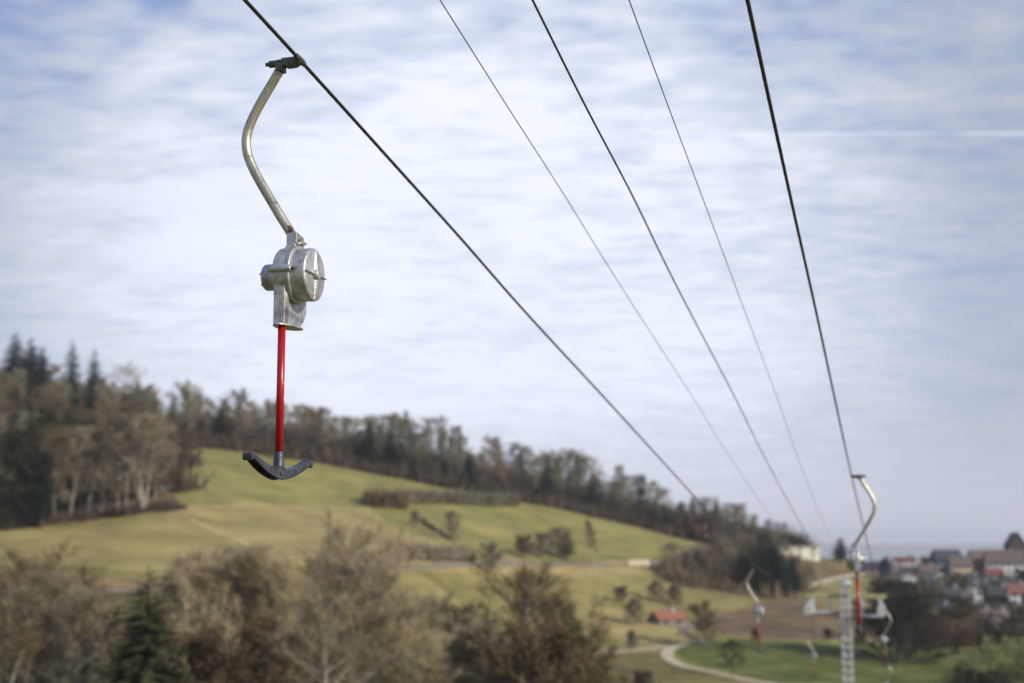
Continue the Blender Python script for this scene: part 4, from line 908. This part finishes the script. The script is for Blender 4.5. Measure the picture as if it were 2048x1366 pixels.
def small_vehicle(px, py, label, L=4.4, hgt=1.5, col='white', rz=0):
    P = hit(px, py); t = thing('parked_car' if hgt < 2 else 'white_trailer', P + Vector((0, 0, .12)), rz, label, 'car' if hgt < 2 else 'trailer')
    prof = [(-L/2, .35), (L/2, .35), (L/2, .85), (L*.36, .95), (L*.22, hgt), (-L*.28, hgt), (-L*.42, .95), (-L/2, .85)] if hgt < 2 else [(-L/2, .5), (L/2, .5), (L/2, hgt), (-L/2, hgt)]
    MB().prism([(a_, -.85, z_) for a_, z_ in prof], (0, 1.7, 0)).build('body', WALL[col], t, .08)
    for xx in (-L*.32, L*.32):
        for yy in (-.88, .70): MB().lathe((xx, yy, .33), (0, 1, 0), [(0, 0), (0, .33), (.18, .33), (.18, 0)], 14).build('wheel', M['rope'], t)
    if hgt < 2: MB().prism([(L*.19, -.87, hgt-.12), (-L*.26, -.87, hgt-.12), (-L*.37, -.87, 1.0), (L*.31, -.87, 1.0)], (0, 1.74, 0)).build('window', M['glass'], t)
    return t
small_vehicle(1278, 1136, 'long white trailer parked at the hill foot, the left one', 6.5, 2.4, 'cream')
small_vehicle(1308, 1136, 'shorter white trailer parked at the hill foot, the right one', 4.6, 2.2)
small_vehicle(395, 893, 'small white car at the meadow top beside the forest corner', 4.2, 1.5)
small_vehicle(868, 966, 'small white car at the top right of the meadow', 4.4, 1.6)
small_vehicle(845, 962, 'small pale car left of the white one at the meadow top', 4.2, 1.5, 'pink')

# ------------------------------------------------------------------ contrail, high above
m = bpy.data.materials.new('contrail_ice'); m.use_nodes = True; nt = m.node_tree; nt.nodes.clear()
o_ = nt.nodes.new('ShaderNodeOutputMaterial'); tr_ = nt.nodes.new('ShaderNodeBsdfTransparent'); em = nt.nodes.new('ShaderNodeBsdfTranslucent'); em.inputs[0].default_value = (1, 1, 1, 1)
df = nt.nodes.new('ShaderNodeBsdfDiffuse'); df.inputs[0].default_value = (1, 1, 1, 1); ad = nt.nodes.new('ShaderNodeAddShader'); nt.links.new(df.outputs[0], ad.inputs[0]); nt.links.new(em.outputs[0], ad.inputs[1])
mx = nt.nodes.new('ShaderNodeMixShader'); tc = nt.nodes.new('ShaderNodeTexCoord'); mp = nt.nodes.new('ShaderNodeMapping'); mp.inputs['Scale'].default_value = (.0012, .004, .004)
nt.links.new(tc.outputs['Object'], mp.inputs[0]); n = node(nt, 'ShaderNodeTexNoise', i_Scale=1.0, i_Detail=3.0); nt.links.new(mp.outputs[0], n.inputs[0])
lw = nt.nodes.new('ShaderNodeLayerWeight'); lw.inputs[0].default_value = .5
fac = mth(nt, 'MULTIPLY', ramp(nt, n.outputs[0], [(.25, .03), (.65, .14)]), mth(nt, 'SUBTRACT', 1.0, lw.outputs['Facing']))
nt.links.new(fac, mx.inputs[0]); nt.links.new(tr_.outputs[0], mx.inputs[1]); nt.links.new(ad.outputs[0], mx.inputs[2]); nt.links.new(mx.outputs[0], o_.inputs[0])
A, B = at(1300, 269, 20000), at(2150, 267, 20500)
pth = [A.lerp(B, i / 40) for i in range(41)]; rad = [14 + 16 * min(1, i / 12) + 5 * math.sin(i * 1.7) for i in range(41)]
ct = MB().tube(pth, rad, 12, False).build('contrail', m, fix=False); tag(ct, 'thin white condensation trail across the upper right sky', 'contrail'); ct.visible_shadow = False

# ------------------------------------------------------------------ haze
hz = MB().box((0, 5000, 100), (44000, 40000, 1400)).build('haze', None) if False else None
hm = bpy.data.materials.new('haze_air'); hm.use_nodes = True; nt = hm.node_tree; nt.nodes.clear()
o_ = nt.nodes.new('ShaderNodeOutputMaterial'); pv = nt.nodes.new('ShaderNodeVolumePrincipled'); pv.inputs['Color'].default_value = (.90, .94, 1, 1); pv.inputs['Density'].default_value = 1.0e-4
nt.links.new(pv.outputs[0], o_.inputs['Volume'])
zmin, zmax = float(ZT.min()) - 1, 190.0
hz = MB().box((0, 0, (zmin + zmax) / 2), (61000, 61000, zmax - zmin)).build('haze', hm); tag(hz, 'thin blue winter haze in the valley air', None, None, 'stuff')

# ------------------------------------------------------------------ labels: trees that would read alike are told apart by their place
from collections import defaultdict
by = defaultdict(list)
for o in scene.objects:
    if o.parent is None and o.get('label') and o.get('category'): by[o['label']].append(o)
ORD = ['leftmost', 'second', 'third', 'fourth', 'fifth', 'sixth', 'seventh', 'eighth', 'ninth', 'tenth']
for lab, os_ in by.items():
    if len(os_) < 2: continue
    os_.sort(key=lambda o: o.location.x / max(1, o.location.y))
    for i, o in enumerate(os_):
        if i < 10: o['label'] = ('leftmost ' if i == 0 else 'rightmost ' if i == len(os_) - 1 else ORD[i] + ' from left ') + lab
